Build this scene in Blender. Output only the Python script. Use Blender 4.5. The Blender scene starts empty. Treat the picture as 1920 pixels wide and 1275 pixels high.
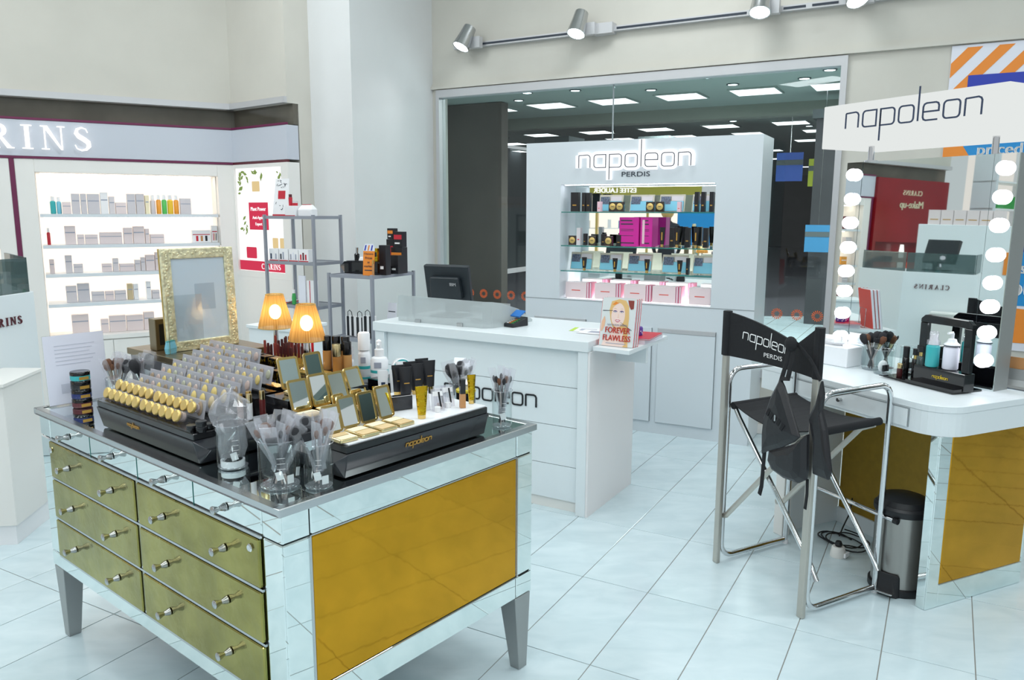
import bpy, bmesh, math, random
from mathutils import Matrix, Vector
random.seed(7)
PI = math.pi
C = bpy.context.scene.collection
scene = bpy.context.scene
# ------------------------------------------------------------------ camera
cd_ = bpy.data.cameras.new('camera'); cam = bpy.data.objects.new('camera', cd_); C.objects.link(cam)
PITCH, ROLL, CAMZ = 0.164089, -0.003575, 1.594
cd_.sensor_fit = 'HORIZONTAL'; cd_.sensor_width = 36.0; cd_.lens = 36.0*1459.1/1920
cd_.clip_start = 0.05; cd_.clip_end = 100
cam.matrix_world = Matrix.Translation((0, 0, CAMZ)) @ Matrix.Rotation(PI/2-PITCH, 4, 'X') @ Matrix.Rotation(-ROLL, 4, 'Z')
scene.camera = cam
# ------------------------------------------------------------------ world, lights, exposure
world = bpy.data.worlds.new('world'); scene.world = world; world.use_nodes = True
bg = world.node_tree.nodes['Background']; bg.inputs[0].default_value = (0.93, 0.98, 1.0, 1); bg.inputs[1].default_value = 0.55
scene.view_settings.view_transform = 'Standard'; scene.view_settings.look = 'None'
scene.view_settings.gamma = 1; scene.view_settings.use_curve_mapping = False
scene.view_settings.exposure = 0.08
CEIL = 4.0
def area_light(name, loc, size, size_y, power, color=(1, 1, 1), rot=(0, 0, 0)):
    l = bpy.data.lights.new(name, 'AREA'); l.shape = 'RECTANGLE'; l.size = size; l.size_y = size_y
    l.energy = power; l.color = color
    o = bpy.data.objects.new(name, l); o.location = loc; o.rotation_euler = rot; C.objects.link(o); return o
for i in range(4):
    for j in range(4):
        area_light('ceiling_area_light', (-4.2+i*2.5, -2.6+j*2.5, CEIL-0.035), 1.16, 0.56, 24, (0.93, 0.98, 1.0))
for hx, hy in ((1.5, 9.5), (4.5, 8.5), (3.0, 14.0), (8.5, 13.0)):      # ceiling lamps of the hall behind the window
    area_light('hall_area_light', (hx, hy, 3.2), 1.0, 1.0, 170, (0.9, 1.0, 0.98))
# ------------------------------------------------------------------ helpers
class Frame:
    def __init__(s, ox, oy, deg): s.ox, s.oy, s.a = ox, oy, math.radians(deg)
    def pt(s, x, y, z=0):
        c, n = math.cos(s.a), math.sin(s.a)
        return (s.ox+c*x-n*y, s.oy+n*x+c*y, z)
WORLD = Frame(0, 0, 0)
def lin(c):
    c /= 255
    return c/12.92 if c <= .04045 else ((c+.055)/1.055)**2.4
def rgb(h):
    return (lin(int(h[0:2], 16)), lin(int(h[2:4], 16)), lin(int(h[4:6], 16)), 1)
M = {}
def nmat(name):
    m = bpy.data.materials.new(name); m.use_nodes = True; M[name] = m
    nt = m.node_tree; nt.nodes.clear()
    out = nt.nodes.new('ShaderNodeOutputMaterial')
    return m, nt, out
def mat(name, h, rough=.5, metal=0, noise=0, bump=0, scale=20, emis=0, ecol=None, spec=.5, alpha=1, trans=0, coat=0, stretch=None, bscale=None, contrast=(.35, .65)):
    m, nt, out = nmat(name)
    p = nt.nodes.new('ShaderNodeBsdfPrincipled'); nt.links.new(p.outputs[0], out.inputs[0])
    col = rgb(h)
    p.inputs['Base Color'].default_value = col
    p.inputs['Roughness'].default_value = rough; p.inputs['Metallic'].default_value = metal
    p.inputs['Specular IOR Level'].default_value = spec; p.inputs['Alpha'].default_value = alpha
    p.inputs['Transmission Weight'].default_value = trans; p.inputs['Coat Weight'].default_value = coat
    if emis:
        p.inputs['Emission Color'].default_value = rgb(ecol or h); p.inputs['Emission Strength'].default_value = emis
    if noise or bump:
        tc = nt.nodes.new('ShaderNodeTexCoord'); mp = nt.nodes.new('ShaderNodeMapping')
        nt.links.new(tc.outputs['Object'], mp.inputs[0])
        if stretch: mp.inputs['Scale'].default_value = stretch
        n = nt.nodes.new('ShaderNodeTexNoise'); n.inputs['Scale'].default_value = scale; n.inputs['Detail'].default_value = 4
        nt.links.new(mp.outputs[0], n.inputs['Vector'])
        if noise:
            r = nt.nodes.new('ShaderNodeValToRGB'); nt.links.new(n.outputs[0], r.inputs[0])
            r.color_ramp.elements[0].position = contrast[0]; r.color_ramp.elements[1].position = contrast[1]
            r.color_ramp.elements[0].color = tuple(c*(1-noise) for c in col[:3])+(1,)
            r.color_ramp.elements[1].color = tuple(min(1, c*(1+noise*.5)) for c in col[:3])+(1,)
            nt.links.new(r.outputs[0], p.inputs['Base Color'])
        if bump:
            b = nt.nodes.new('ShaderNodeBump'); b.inputs['Strength'].default_value = bump; b.inputs['Distance'].default_value = .01
            if bscale:
                n2 = nt.nodes.new('ShaderNodeTexNoise'); n2.inputs['Scale'].default_value = bscale; n2.inputs['Detail'].default_value = 3
                nt.links.new(mp.outputs[0], n2.inputs['Vector']); nt.links.new(n2.outputs[0], b.inputs['Height'])
            else: nt.links.new(n.outputs[0], b.inputs['Height'])
            nt.links.new(b.outputs[0], p.inputs['Normal'])
    return m
def glassmat(name, tint, refl=.12, haze=0, hcol=(1, 1, 1, 1), rough=0.0):
    m, nt, out = nmat(name)
    t = nt.nodes.new('ShaderNodeBsdfTransparent'); t.inputs[0].default_value = tint
    g = nt.nodes.new('ShaderNodeBsdfGlossy'); g.inputs['Roughness'].default_value = rough
    f = nt.nodes.new('ShaderNodeLayerWeight'); f.inputs[0].default_value = .5
    pw = nt.nodes.new('ShaderNodeMath'); pw.operation = 'POWER'; pw.inputs[1].default_value = 4.0; nt.links.new(f.outputs['Facing'], pw.inputs[0])
    mu = nt.nodes.new('ShaderNodeMath'); mu.operation = 'MULTIPLY_ADD'; mu.inputs[1].default_value = .6; mu.inputs[2].default_value = refl; mu.use_clamp = True
    nt.links.new(pw.outputs[0], mu.inputs[0])
    mx = nt.nodes.new('ShaderNodeMixShader'); nt.links.new(mu.outputs[0], mx.inputs[0])
    nt.links.new(t.outputs[0], mx.inputs[1]); nt.links.new(g.outputs[0], mx.inputs[2])
    last = mx
    if haze:
        d = nt.nodes.new('ShaderNodeBsdfDiffuse'); d.inputs[0].default_value = hcol
        tl = nt.nodes.new('ShaderNodeBsdfTranslucent'); tl.inputs[0].default_value = hcol
        m3 = nt.nodes.new('ShaderNodeMixShader'); m3.inputs[0].default_value = .45
        nt.links.new(d.outputs[0], m3.inputs[1]); nt.links.new(tl.outputs[0], m3.inputs[2])
        m2 = nt.nodes.new('ShaderNodeMixShader'); m2.inputs[0].default_value = haze
        nt.links.new(mx.outputs[0], m2.inputs[1]); nt.links.new(m3.outputs[0], m2.inputs[2]); last = m2
    nt.links.new(last.outputs[0], out.inputs[0]); return m
def emit(name, h, s):
    m, nt, out = nmat(name)
    e = nt.nodes.new('ShaderNodeEmission'); e.inputs[0].default_value = rgb(h); e.inputs[1].default_value = s
    nt.links.new(e.outputs[0], out.inputs[0]); return m

class MB:
    def __init__(s): s.bm = bmesh.new()
    def _v(s, pts, Mx=None): return [s.bm.verts.new(Mx @ Vector(p) if Mx else Vector(p)) for p in pts]
    def _f(s, vs):
        try: return s.bm.faces.new(vs)
        except ValueError: return None
    def box(s, x0, x1, y0, y1, z0, z1, Mx=None, top=1.0, topy=None):
        cx, cy = (x0+x1)/2, (y0+y1)/2; ty = top if topy is None else topy
        b = [(x0, y0, z0), (x1, y0, z0), (x1, y1, z0), (x0, y1, z0)]
        t = [(cx+(x-cx)*top, cy+(y-cy)*ty, z1) for x, y, _ in b]
        v = s._v(b+t, Mx)
        for f in ((3, 2, 1, 0), (4, 5, 6, 7), (0, 1, 5, 4), (1, 2, 6, 5), (2, 3, 7, 6), (3, 0, 4, 7)): s._f([v[i] for i in f])
        return s
    def prism(s, pts, z0, z1, Mx=None, sc=1.0):
        n = len(pts); cx = sum(p[0] for p in pts)/n; cy = sum(p[1] for p in pts)/n
        a = s._v([(x, y, z0) for x, y in pts], Mx); b = s._v([(cx+(x-cx)*sc, cy+(y-cy)*sc, z1) for x, y in pts], Mx)
        s._f(a[::-1]); s._f(b)
        for i in range(n): s._f([a[i], a[(i+1) % n], b[(i+1) % n], b[i]])
        return s
    def loft(s, rings, Mx=None, cap=True, close=True):
        vs = [s._v(r, Mx) for r in rings]; n = len(rings[0])
        for a, b in zip(vs, vs[1:]):
            for i in range(n if close else n-1): s._f([a[i], a[(i+1) % n], b[(i+1) % n], b[i]])
        if cap: s._f(vs[0][::-1]); s._f(vs[-1])
        return s
    def lathe(s, prof, n=20, c=(0, 0, 0), Mx=None, sy=1.0):
        rings = []
        for r, z in prof:
            rings.append([(c[0]+r*math.cos(2*PI*i/n), c[1]+sy*r*math.sin(2*PI*i/n), c[2]+z) for i in range(n)])
        return s.loft(rings, Mx, cap=True)
    def shell(s, prof, n=24, c=(0, 0, 0), Mx=None):
        rings = [[(c[0]+r*math.cos(2*PI*i/n), c[1]+r*math.sin(2*PI*i/n), c[2]+z) for i in range(n)] for r, z in prof]
        return s.loft(rings, Mx, cap=False)
    def sphere(s, c, r, n=12, m=8, sx=1, sy=1, sz=1, Mx=None):
        prof = [(max(1e-5, r*math.sin(PI*k/m)), -r*math.cos(PI*k/m)*sz) for k in range(m+1)]
        rings = [[(c[0]+sx*q*math.cos(2*PI*i/n), c[1]+sy*q*math.sin(2*PI*i/n), c[2]+z) for i in range(n)] for q, z in prof]
        return s.loft(rings, Mx, cap=True)
    def tube(s, path, r, n=10, Mx=None, closed=False, r2=None, flat=1.0):
        P = [Vector(p) for p in path]; K = len(P); rings = []; prev = None
        for i, p in enumerate(P):
            if closed: d = P[(i+1) % K]-P[i-1]
            else: d = P[min(i+1, K-1)]-P[max(i-1, 0)]
            d.normalize()
            up = prev if prev is not None else (Vector((0, 0, 1)) if abs(d.z) < .9 else Vector((1, 0, 0)))
            u = (up-d*up.dot(d)); u.normalize(); w = d.cross(u); prev = u
            rr = r if r2 is None else r+(r2-r)*i/(K-1)
            if isinstance(r, (list, tuple)): rr = r[i]
            rings.append([tuple(p+u*(rr*math.cos(2*PI*k/n))+w*(rr*flat*math.sin(2*PI*k/n))) for k in range(n)])
        if closed: rings.append(rings[0]); return s.loft(rings, Mx, cap=False)
        return s.loft(rings, Mx)
    def ribbon(s, pts, hw, z0=0, z1=.002, Mx=None, closed=False):
        K = len(pts); L = []; R = []
        for i in range(K):
            a = pts[i-1] if (i > 0 or closed) else pts[i]; b = pts[(i+1) % K] if (i < K-1 or closed) else pts[i]; c = pts[i]
            d1 = Vector((c[0]-a[0], c[1]-a[1])); d2 = Vector((b[0]-c[0], b[1]-c[1]))
            if d1.length < 1e-9: d1 = d2
            if d2.length < 1e-9: d2 = d1
            d1.normalize(); d2.normalize(); t = (d1+d2)
            if t.length < 1e-6: t = d1
            t.normalize(); n = Vector((-t.y, t.x)); k = 1/max(.5, n.dot(Vector((-d1.y, d1.x))))
            h = hw[i] if isinstance(hw, (list, tuple)) else hw
            L.append((c[0]+n.x*h*k, c[1]+n.y*h*k)); R.append((c[0]-n.x*h*k, c[1]-n.y*h*k))
        rings = [[(l[0], l[1], z1), (r[0], r[1], z1), (r[0], r[1], z0), (l[0], l[1], z0)] for l, r in zip(L, R)]
        if closed: rings.append(rings[0])
        return s.loft(rings, Mx, cap=not closed)
    def quad(s, pts, Mx=None): s._f(s._v(pts, Mx)); return s
    def mesh(s, me, Mx):
        n0 = len(s.bm.verts); s.bm.from_mesh(me); s.bm.verts.ensure_lookup_table()
        for v in s.bm.verts[n0:]: v.co = Mx @ v.co
        return s
    def build(s, name, m, parent=None, loc=(0, 0, 0), rz=0, smooth=False, bevel=0, kind=None, bseg=1):
        bmesh.ops.remove_doubles(s.bm, verts=s.bm.verts[:], dist=1e-6)
        bmesh.ops.recalc_face_normals(s.bm, faces=s.bm.faces[:])
        me = bpy.data.meshes.new(name); s.bm.to_mesh(me); s.bm.free()
        if smooth:
            for p in me.polygons: p.use_smooth = True
            try: me.set_sharp_from_angle(angle=math.radians(40))
            except Exception: pass
        me.materials.append(M[m] if isinstance(m, str) else m)
        o = bpy.data.objects.new(name, me); C.objects.link(o)
        o.location = loc; o.rotation_euler = (0, 0, rz)
        if parent is not None: o.parent = parent
        if bevel:
            b = o.modifiers.new('bevel', 'BEVEL'); b.width = bevel; b.segments = bseg; b.limit_method = 'ANGLE'; b.angle_limit = math.radians(35)
        if kind: o['kind'] = kind
        return o
def tag(o, label, cat, group=None, kind=None):
    o['label'] = label; o['category'] = cat
    if group: o['group'] = group
    if kind: o['kind'] = kind
    return o
def thing(name, label, cat, F=WORLD, x=0, y=0, z=0, rot=0, group=None):
    o = bpy.data.objects.new(name, None); C.objects.link(o); o.empty_display_size = .05
    o.location = F.pt(x, y, z); o.rotation_euler = (0, 0, F.a+rot)
    return tag(o, label, cat, group)
def part(mb, name, m, par, label=None, **k):
    o = mb.build(name, m, par, **k)
    if label: o['label'] = label
    return o
def kids(o): return [c for c in bpy.data.objects if c.parent is o]
TREE = {}
def dup(root, F, x, y, z, rot=0, label=None, group=None):
    if root.name not in TREE:
        TREE[root.name] = [(c, kids(c)) for c in kids(root)]
    r = root.copy(); C.objects.link(r); r.location = F.pt(x, y, z); r.rotation_euler = (0, 0, F.a+rot)
    if label: r['label'] = label
    if group: r['group'] = group
    for c, gs in TREE[root.name]:
        d = c.copy(); C.objects.link(d); d.parent = r
        for g in gs:
            e = g.copy(); C.objects.link(e); e.parent = d
    return r
def put(root, F, x, y, z, rot=0, label=None):
    root.location = F.pt(x, y, z); root.rotation_euler = (0, 0, F.a+rot)
    if label: root['label'] = label
    return root
ORD = ['first', 'second', 'third', 'fourth', 'fifth', 'sixth', 'seventh', 'eighth', 'ninth', 'tenth', 'eleventh', 'twelfth', 'thirteenth', 'fourteenth', 'fifteenth', 'sixteenth']
STAND = Matrix.Rotation(PI/2, 4, 'X')          # XY drawing -> upright, facing local -y
def T3(x, y, z): return Matrix.Translation((x, y, z))
def S3(k): return Matrix.Scale(k, 4)
# ---- lettering
TXT = {}
_tl = ['PERDIS', 'FOREVER', 'FLAWLESS', 'NAPOLEON PERDIS', 'IBM', 'Clearance', 'Prices', 'as', 'marked', 'priced to clear', 'Great Clear', 'rs', 'ou', 'Make-up',
       'Plant Power', 'Anti-Ageing', 'Expert', 'ESTEE LAUDER', 'nude', 'toule', '45%', 'SCHOTT', 'DURAN']
_objs = []
for t in _tl:
    cu = bpy.data.curves.new('txt', 'FONT'); cu.body = t; cu.size = 1; cu.extrude = .02; cu.align_x = 'CENTER'; cu.resolution_u = 3
    o = bpy.data.objects.new('txt', cu); C.objects.link(o); _objs.append(o)
bpy.context.view_layer.update()
dg = bpy.context.evaluated_depsgraph_get()
for t, o in zip(_tl, _objs): TXT[t] = bpy.data.meshes.new_from_object(o.evaluated_get(dg))
for o in _objs:
    cu = o.data; bpy.data.objects.remove(o); bpy.data.curves.remove(cu)
def text(mb, t, size, Mx, bold=0, sx=1):
    for dx in ((0,) if not bold else (-bold, 0, bold)):
        mb.mesh(TXT[t], Mx @ T3(dx, 0, 0) @ Matrix.Diagonal((size*sx, size, min(size, .05), 1)))
    return mb
def rr(x0, x1, y0, y1, r, seg=4, corners=(1, 1, 1, 1)):
    out = []
    for k, (cx, cy, a0) in enumerate(((x1-r, y1-r, 0), (x0+r, y1-r, 90), (x0+r, y0+r, 180), (x1-r, y0+r, 270))):
        if corners[k]:
            for i in range(seg+1):
                a = math.radians(a0+90*i/seg); out.append((cx+r*math.cos(a), cy+r*math.sin(a)))
        else: out.append(((x1, y1), (x0, y1), (x0, y0), (x1, y0))[k])
    return out
def logo_strokes():
    S = []; x = 0
    def n(x): return [([(x, 0), (x, .97)], 0), ([(x, .97), (x+.75, 1), (x+.9, .93), (x+.97, .8), (x+.97, 0)], 0)]
    def o(x): return [(rr(x, x+1, 0, 1, .22), 1)]
    S += n(0); x = 1.3
    S += [(rr(x, x+1, 0, 1, .22, corners=(0, 1, 1, 0)), 1)]; x += 1.3
    S += [(rr(x, x+1, 0, 1, .22, corners=(1, 0, 0, 1)), 1), ([(x, 1), (x, -.95)], 0)]; x += 1.3
    S += o(x); x += 1.3
    S += [([(x, 0), (x, 2.05)], 0)]; x += .32
    S += [([(x+.95, 0), (x+.2, 0), (x+.06, .06), (x, .2), (x, .8), (x+.06, .94), (x+.2, 1), (x+.8, 1), (x+.94, .94), (x+1, .8), (x+1, .5), (x, .5)], 0)]; x += 1.3
    S += o(x); x += 1.3
    S += n(x); x += .97
    return S, x
LOGO, LOGOW = logo_strokes()
def logo(mb, width, hw, Mx, z0=0, z1=.002):
    k = width/LOGOW
    for pts, cl in LOGO: mb.ribbon([((px-LOGOW/2)*k, py*k) for px, py in pts], hw, z0, z1, Mx, closed=bool(cl))
    return mb
def serif(mb, word, h, Mx, z1=.004, gap=.12):
    x = 0; items = []
    def bx(x0, x1, y0, y1): items.append([(x0, y0), (x1, y0), (x1, y1), (x0, y1)])
    def arc(cx, cy, rx, ry, a0, a1, w0, w1, n=14):
        pts = []; hw = []
        for i in range(n+1):
            a = math.radians(a0+(a1-a0)*i/n); pts.append((cx+rx*math.cos(a), cy+ry*math.sin(a)))
            hw.append(w0+(w1-w0)*abs(math.cos(a)))
        items.append(('rib', pts, hw))
    for ch in word:
        s0 = .045
        if ch == 'I': bx(x+.12, x+.29, 0, 1); bx(x, x+.41, 0, s0); bx(x, x+.41, 1-s0, 1); w = .41
        elif ch == 'L': bx(x+.12, x+.29, 0, 1); bx(x, x+.41, 1-s0, 1); bx(x, x+.66, 0, s0+.01); bx(x+.61, x+.66, 0, .26); w = .66
        elif ch == 'N':
            bx(x+.12, x+.18, 0, 1); bx(x+.74, x+.8, 0, 1); items.append([(x+.08, 1), (x+.27, 1), (x+.8, 0), (x+.72, 0)])
            bx(x, x+.3, 0, s0); bx(x, x+.2, 1-s0, 1); bx(x+.62, x+.92, 1-s0, 1); w = .92
        elif ch == 'A':
            items.append([(x+.1, 0), (x+.16, 0), (x+.44, 1), (x+.39, 1)]); items.append([(x+.62, 0), (x+.82, 0), (x+.46, 1), (x+.36, 1)])
            bx(x+.22, x+.64, .32, .37); bx(x, x+.27, 0, s0); bx(x+.52, x+.93, 0, s0); w = .93
        elif ch == 'R':
            bx(x+.12, x+.29, 0, 1); bx(x, x+.41, 0, s0); bx(x, x+.3, 1-s0, 1); arc(x+.32, .74, .28, .24, 90, -90, .025, .085)
            bx(x+.2, x+.33, .955, 1); bx(x+.2, x+.33, .48, .52); items.append([(x+.36, .5), (x+.5, .5), (x+.86, 0), (x+.66, 0)]); bx(x+.66, x+.92, 0, s0); w = .9
        elif ch == 'C': arc(x+.47, .5, .4, .49, 48, 312, .03, .09, 20); bx(x+.7, x+.74, .74, .98); w = .8
        elif ch == 'S':
            P = [(.56, .78), (.5, .93), (.33, .985), (.16, .9), (.12, .74), (.22, .6), (.4, .49), (.56, .36), (.58, .2), (.47, .06), (.29, .015), (.12, .08), (.05, .24)]
            W = [.02, .02, .03, .05, .08, .095, .1, .095, .08, .05, .03, .02, .02]
            items.append(('rib', [(x+a, b) for a, b in P], W)); w = .64
        x += w+gap
    tot = x-gap
    for it in items:
        if it[0] == 'rib': mb.ribbon([((a-tot/2)*h, b*h) for a, b in it[1]], [q*h for q in it[2]], 0, z1, Mx)
        else: mb.prism([((a-tot/2)*h, b*h) for a, b in it], 0, z1, Mx)
    return tot*h
# ------------------------------------------------------------------ materials
mat('wall', 'CAC7BE', .75, noise=.03, scale=3)
mat('column', 'D9DADA', .7, noise=.02, scale=3)
mat('ceil', 'F0F0EC', .8)
mat('laminate', 'E2E9EC', .32, spec=.5)
mat('laminate_warm', 'E9E7E3', .35)
mat('laminate_side', 'EDEAEA', .38)
mat('cabinet_white', 'D6DDE2', .35)
mat('seam', '8F9699', .6)
mat('grout', 'A9ADA9', .8)
mat('frame_alu', 'C4C4C6', .4, metal=.3)
mat('hall_dark', '3A3A3E', .7, noise=.4, scale=.8)
mat('hall_brown', '57504A', .8, noise=.2, scale=1)
mat('hall_ceiling', '9AA6A0', .8); mat('hall_beam', '8A8E84', .8); mat('hall_floor', '45444A', .5)
mat('fascia', 'C3C8D2', .4)
mat('hall_rust', '6B4A3C', .8, noise=.3, scale=2)
mat('hall_grey', '50585A', .8)
mat('hall_blue', '2A55B0', .6); mat('hall_yellow', 'B0B81E', .6); mat('hall_cyan', '2E7BA8', .6)
emit('panel_light', 'F4FAFF', 3.2); emit('spot_glow', 'E8FBFF', 8); emit('bulb', 'F6F4FF', 7); emit('lamp_bulb', 'FFEFC8', 16)
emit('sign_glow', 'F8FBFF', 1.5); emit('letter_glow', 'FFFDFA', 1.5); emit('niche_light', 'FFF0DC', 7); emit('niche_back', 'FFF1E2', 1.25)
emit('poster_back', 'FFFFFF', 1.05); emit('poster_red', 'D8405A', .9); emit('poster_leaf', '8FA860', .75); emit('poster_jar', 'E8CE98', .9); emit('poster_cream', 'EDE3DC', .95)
emit('cab_light', 'F8FAFF', 8)
glassmat('window_glass', (.84, .87, .87, 1), .03)
glassmat('glass', (.95, .985, .98, 1), .03)
glassmat('beaker', (.90, .94, .94, 1), .06)
glassmat('glass_edge', (.25, .62, .58, 1), .08, haze=.5, hcol=(.12, .45, .42, 1))
glassmat('frosted', (.85, .88, .88, 1), .04, haze=.55, hcol=(.72, .76, .77, 1), rough=.3)
glassmat('acrylic', (.95, .96, .96, 1), .05)
glassmat('pouch', (.92, .93, .95, 1), .10, haze=.38, hcol=(.80, .80, .84, 1), rough=.15)
glassmat('film', (.96, .96, .98, 1), .16, haze=.16, hcol=(.85, .85, .9, 1), rough=.08)
glassmat('smoke_glass', (.45, .5, .5, 1), .1, haze=.3, hcol=(.2, .3, .3, 1))
mat('mirror', 'EAF3F2', .015, metal=1)
mat('mirror_wave', 'D6E6E4', .04, metal=1, bump=.02, scale=3)
mat('gold_mirror', 'CF972A', .045, metal=1, noise=.10, scale=5, bump=.05, bscale=8, contrast=(.3, .7))
mat('gold_drawer', 'A39A58', .12, metal=1, noise=.2, scale=7, bump=.25, bscale=12)
mat('gold_flat', 'A8862E', .45, metal=.5, noise=.08, scale=30)
mat('trim_silver', 'C4C6C8', .22, metal=1)
mat('steel', 'B9BBBC', .25, metal=1)
mat('steel_brushed', 'A8A6A2', .32, metal=1, noise=.15, scale=12, stretch=(1, 1, .05))
mat('leg_metal', 'A3A6A6', .42, metal=.6)
mat('chrome', 'DDDEE0', .08, metal=1)
mat('rack_grey', '9A9EA8', .45, metal=.3)
mat('black_gloss', '0C0C0F', .08, coat=.3)
mat('black_top', '07080A', .04, spec=.8)
mat('black_satin', '1B1C21', .3)
mat('grey_gloss', '2A2C31', .18)
mat('black_plastic', '15161A', .45)
mat('canvas', '16171B', .85, bump=.15, scale=200)
mat('leather', '1E1E22', .38, bump=.12, scale=40)
mat('gold', 'DDBD76', .22, metal=1); mat('gold_pale', 'E6D2A0', .22, metal=1); mat('gold_paint', 'C8AC60', .35, metal=.6)
mat('gold_foil', 'D8B22A', .16, metal=1, bump=.3, scale=60)
mat('powder_cream', 'F2E7C6', .7); mat('powder_tan', 'D9BC8C', .6); mat('powder_brown', 'A98350', .6)
mat('paper', 'E6E7F0', .6); mat('paper_lilac', 'E4E4F2', .65); mat('faint', 'C9CBDA', .6); mat('kit_card', 'CFC9B6', .5); mat('white', 'F0F0F2', .45); mat('white_gloss', 'F2F4F8', .2)
mat('text_dark', '2A3340', .5); mat('text_black', '121419', .4); mat('text_blue', '2B3A55', .4); mat('text_grey', 'A5A9B8', .6); mat('text_gold', 'C89A48', .35, metal=.4)
mat('text_white', 'F4F4F4', .5); mat('text_red', 'E0493A', .5); mat('maroon', '6A1F48', .4); mat('maroon2', '5A1F2A', .4)
mat('teal', '3FB4B8', .3); mat('sky', '7CC4DA', .35); mat('blue', '1F6FBE', .4); mat('navy', '1D2B6A', .4); mat('magenta', 'D2259A', .35)
mat('pink', 'F0C8D2', .4); mat('pinkpale', 'F1DDDF', .4); mat('stripe_pink', 'E08AA2', .4); mat('red', 'C4283A', .35); mat('redwall', '8C1820', .18, noise=.15, scale=1.5)
mat('orange', 'E98A2E', .5); mat('orange_bottle', 'F0A23C', .25); mat('yellow_bottle', 'F0C83C', .25); mat('green_bottle', '55C060', .25); mat('green', '3FA858', .4); mat('leaf', '5E7A3A', .6)
mat('poster_white', 'E0E2EC', .5); mat('poster_blue', '1E8ACB', .45); mat('poster_indigo', '2438A8', .45); mat('lime', 'B8D84A', .5)
mat('skin_tan', 'C08A58', .4); mat('liquid_tan', 'B07840', .25); mat('liquid_tan2', 'C79258', .25); mat('lip1', '6E2A2A', .3); mat('lip2', '8A3A32', .3); mat('lip3', 'B82030', .3); mat('lip4', '4A1E20', .3)
mat('shelf_box', 'D9D3D6', .5); mat('shelf_box2', 'E6D8D8', .5); mat('shelf_box3', 'CFCBD0', .5)
mat('screen', '2A3238', .3); mat('monitor', '20282E', .45)
mat('bristle', '2A2A2E', .9); mat('bristle_brown', '6A4632', .9); mat('bristle_grey', '8A8480', .9)
mat('handle_dark', '2A2A30', .3); mat('handle_clear', 'B8A8A4', .3); mat('skin', 'E8B898', .5); mat('hair', 'C8A060', .6); mat('cloth_dark', '20222A', .8)
mat('purple', '5A3A9A', .5); mat('ornate', 'EBE3BE', .35, metal=.45, noise=.28, scale=55, bump=.6, bscale=55)
mat('eye', '5A3A78', .5); mat('faceskin', 'F0D6CC', .5); mat('blonde', 'E2B878', .5); mat('coverbg', 'D9DEDE', .4); mat('lips', 'C8506A', .4)
for n_, h_ in (('tan_oval', 'CBB994'), ('oval_gold', 'D8C078'), ('oval_brown', '958068'), ('oval_grey', 'A59E9A'), ('oval_pink', 'BDA8A0'), ('oval_green', 'B2B29C')): mat(n_, h_, .5)
mat('lid_gold', 'E2C47A', .28, metal=.55)
# shade: translucent string
_m, _nt, _o = nmat('shade_t')
_p = _nt.nodes.new('ShaderNodeBsdfPrincipled'); _t = _nt.nodes.new('ShaderNodeBsdfTranslucent'); _x = _nt.nodes.new('ShaderNodeMixShader')
_tr = _nt.nodes.new('ShaderNodeBsdfTransparent'); _x2 = _nt.nodes.new('ShaderNodeMixShader'); _x2.inputs[0].default_value = .22
_tr.inputs[0].default_value = (1, .85, .6, 1)
_w = _nt.nodes.new('ShaderNodeTexWave'); _tc = _nt.nodes.new('ShaderNodeTexCoord'); _r = _nt.nodes.new('ShaderNodeValToRGB')
_gr = _nt.nodes.new('ShaderNodeTexGradient'); _gr.gradient_type = 'RADIAL'; _nt.links.new(_tc.outputs['Object'], _gr.inputs[0])
_mu = _nt.nodes.new('ShaderNodeMath'); _mu.operation = 'MULTIPLY'; _mu.inputs[1].default_value = 90; _nt.links.new(_gr.outputs[1], _mu.inputs[0])
_n = _nt.nodes.new('ShaderNodeTexNoise'); _n.noise_dimensions = '1D'; _n.inputs['Scale'].default_value = 1.0; _nt.links.new(_mu.outputs[0], _n.inputs['W'])
_nt.links.new(_n.outputs[0], _r.inputs[0]); _r.color_ramp.elements[0].color = rgb('A87634'); _r.color_ramp.elements[1].color = rgb('D4A864')
_r.color_ramp.elements[0].position = .35; _r.color_ramp.elements[1].position = .65
_nt.links.new(_r.outputs[0], _p.inputs['Base Color']); _nt.links.new(_r.outputs[0], _t.inputs[0]); _p.inputs['Roughness'].default_value = .5; _x.inputs[0].default_value = .55
_nt.links.new(_p.outputs[0], _x.inputs[1]); _nt.links.new(_t.outputs[0], _x.inputs[2]); _nt.links.new(_x.outputs[0], _x2.inputs[1]); _nt.links.new(_tr.outputs[0], _x2.inputs[2]); _nt.links.new(_x2.outputs[0], _o.inputs[0])
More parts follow.
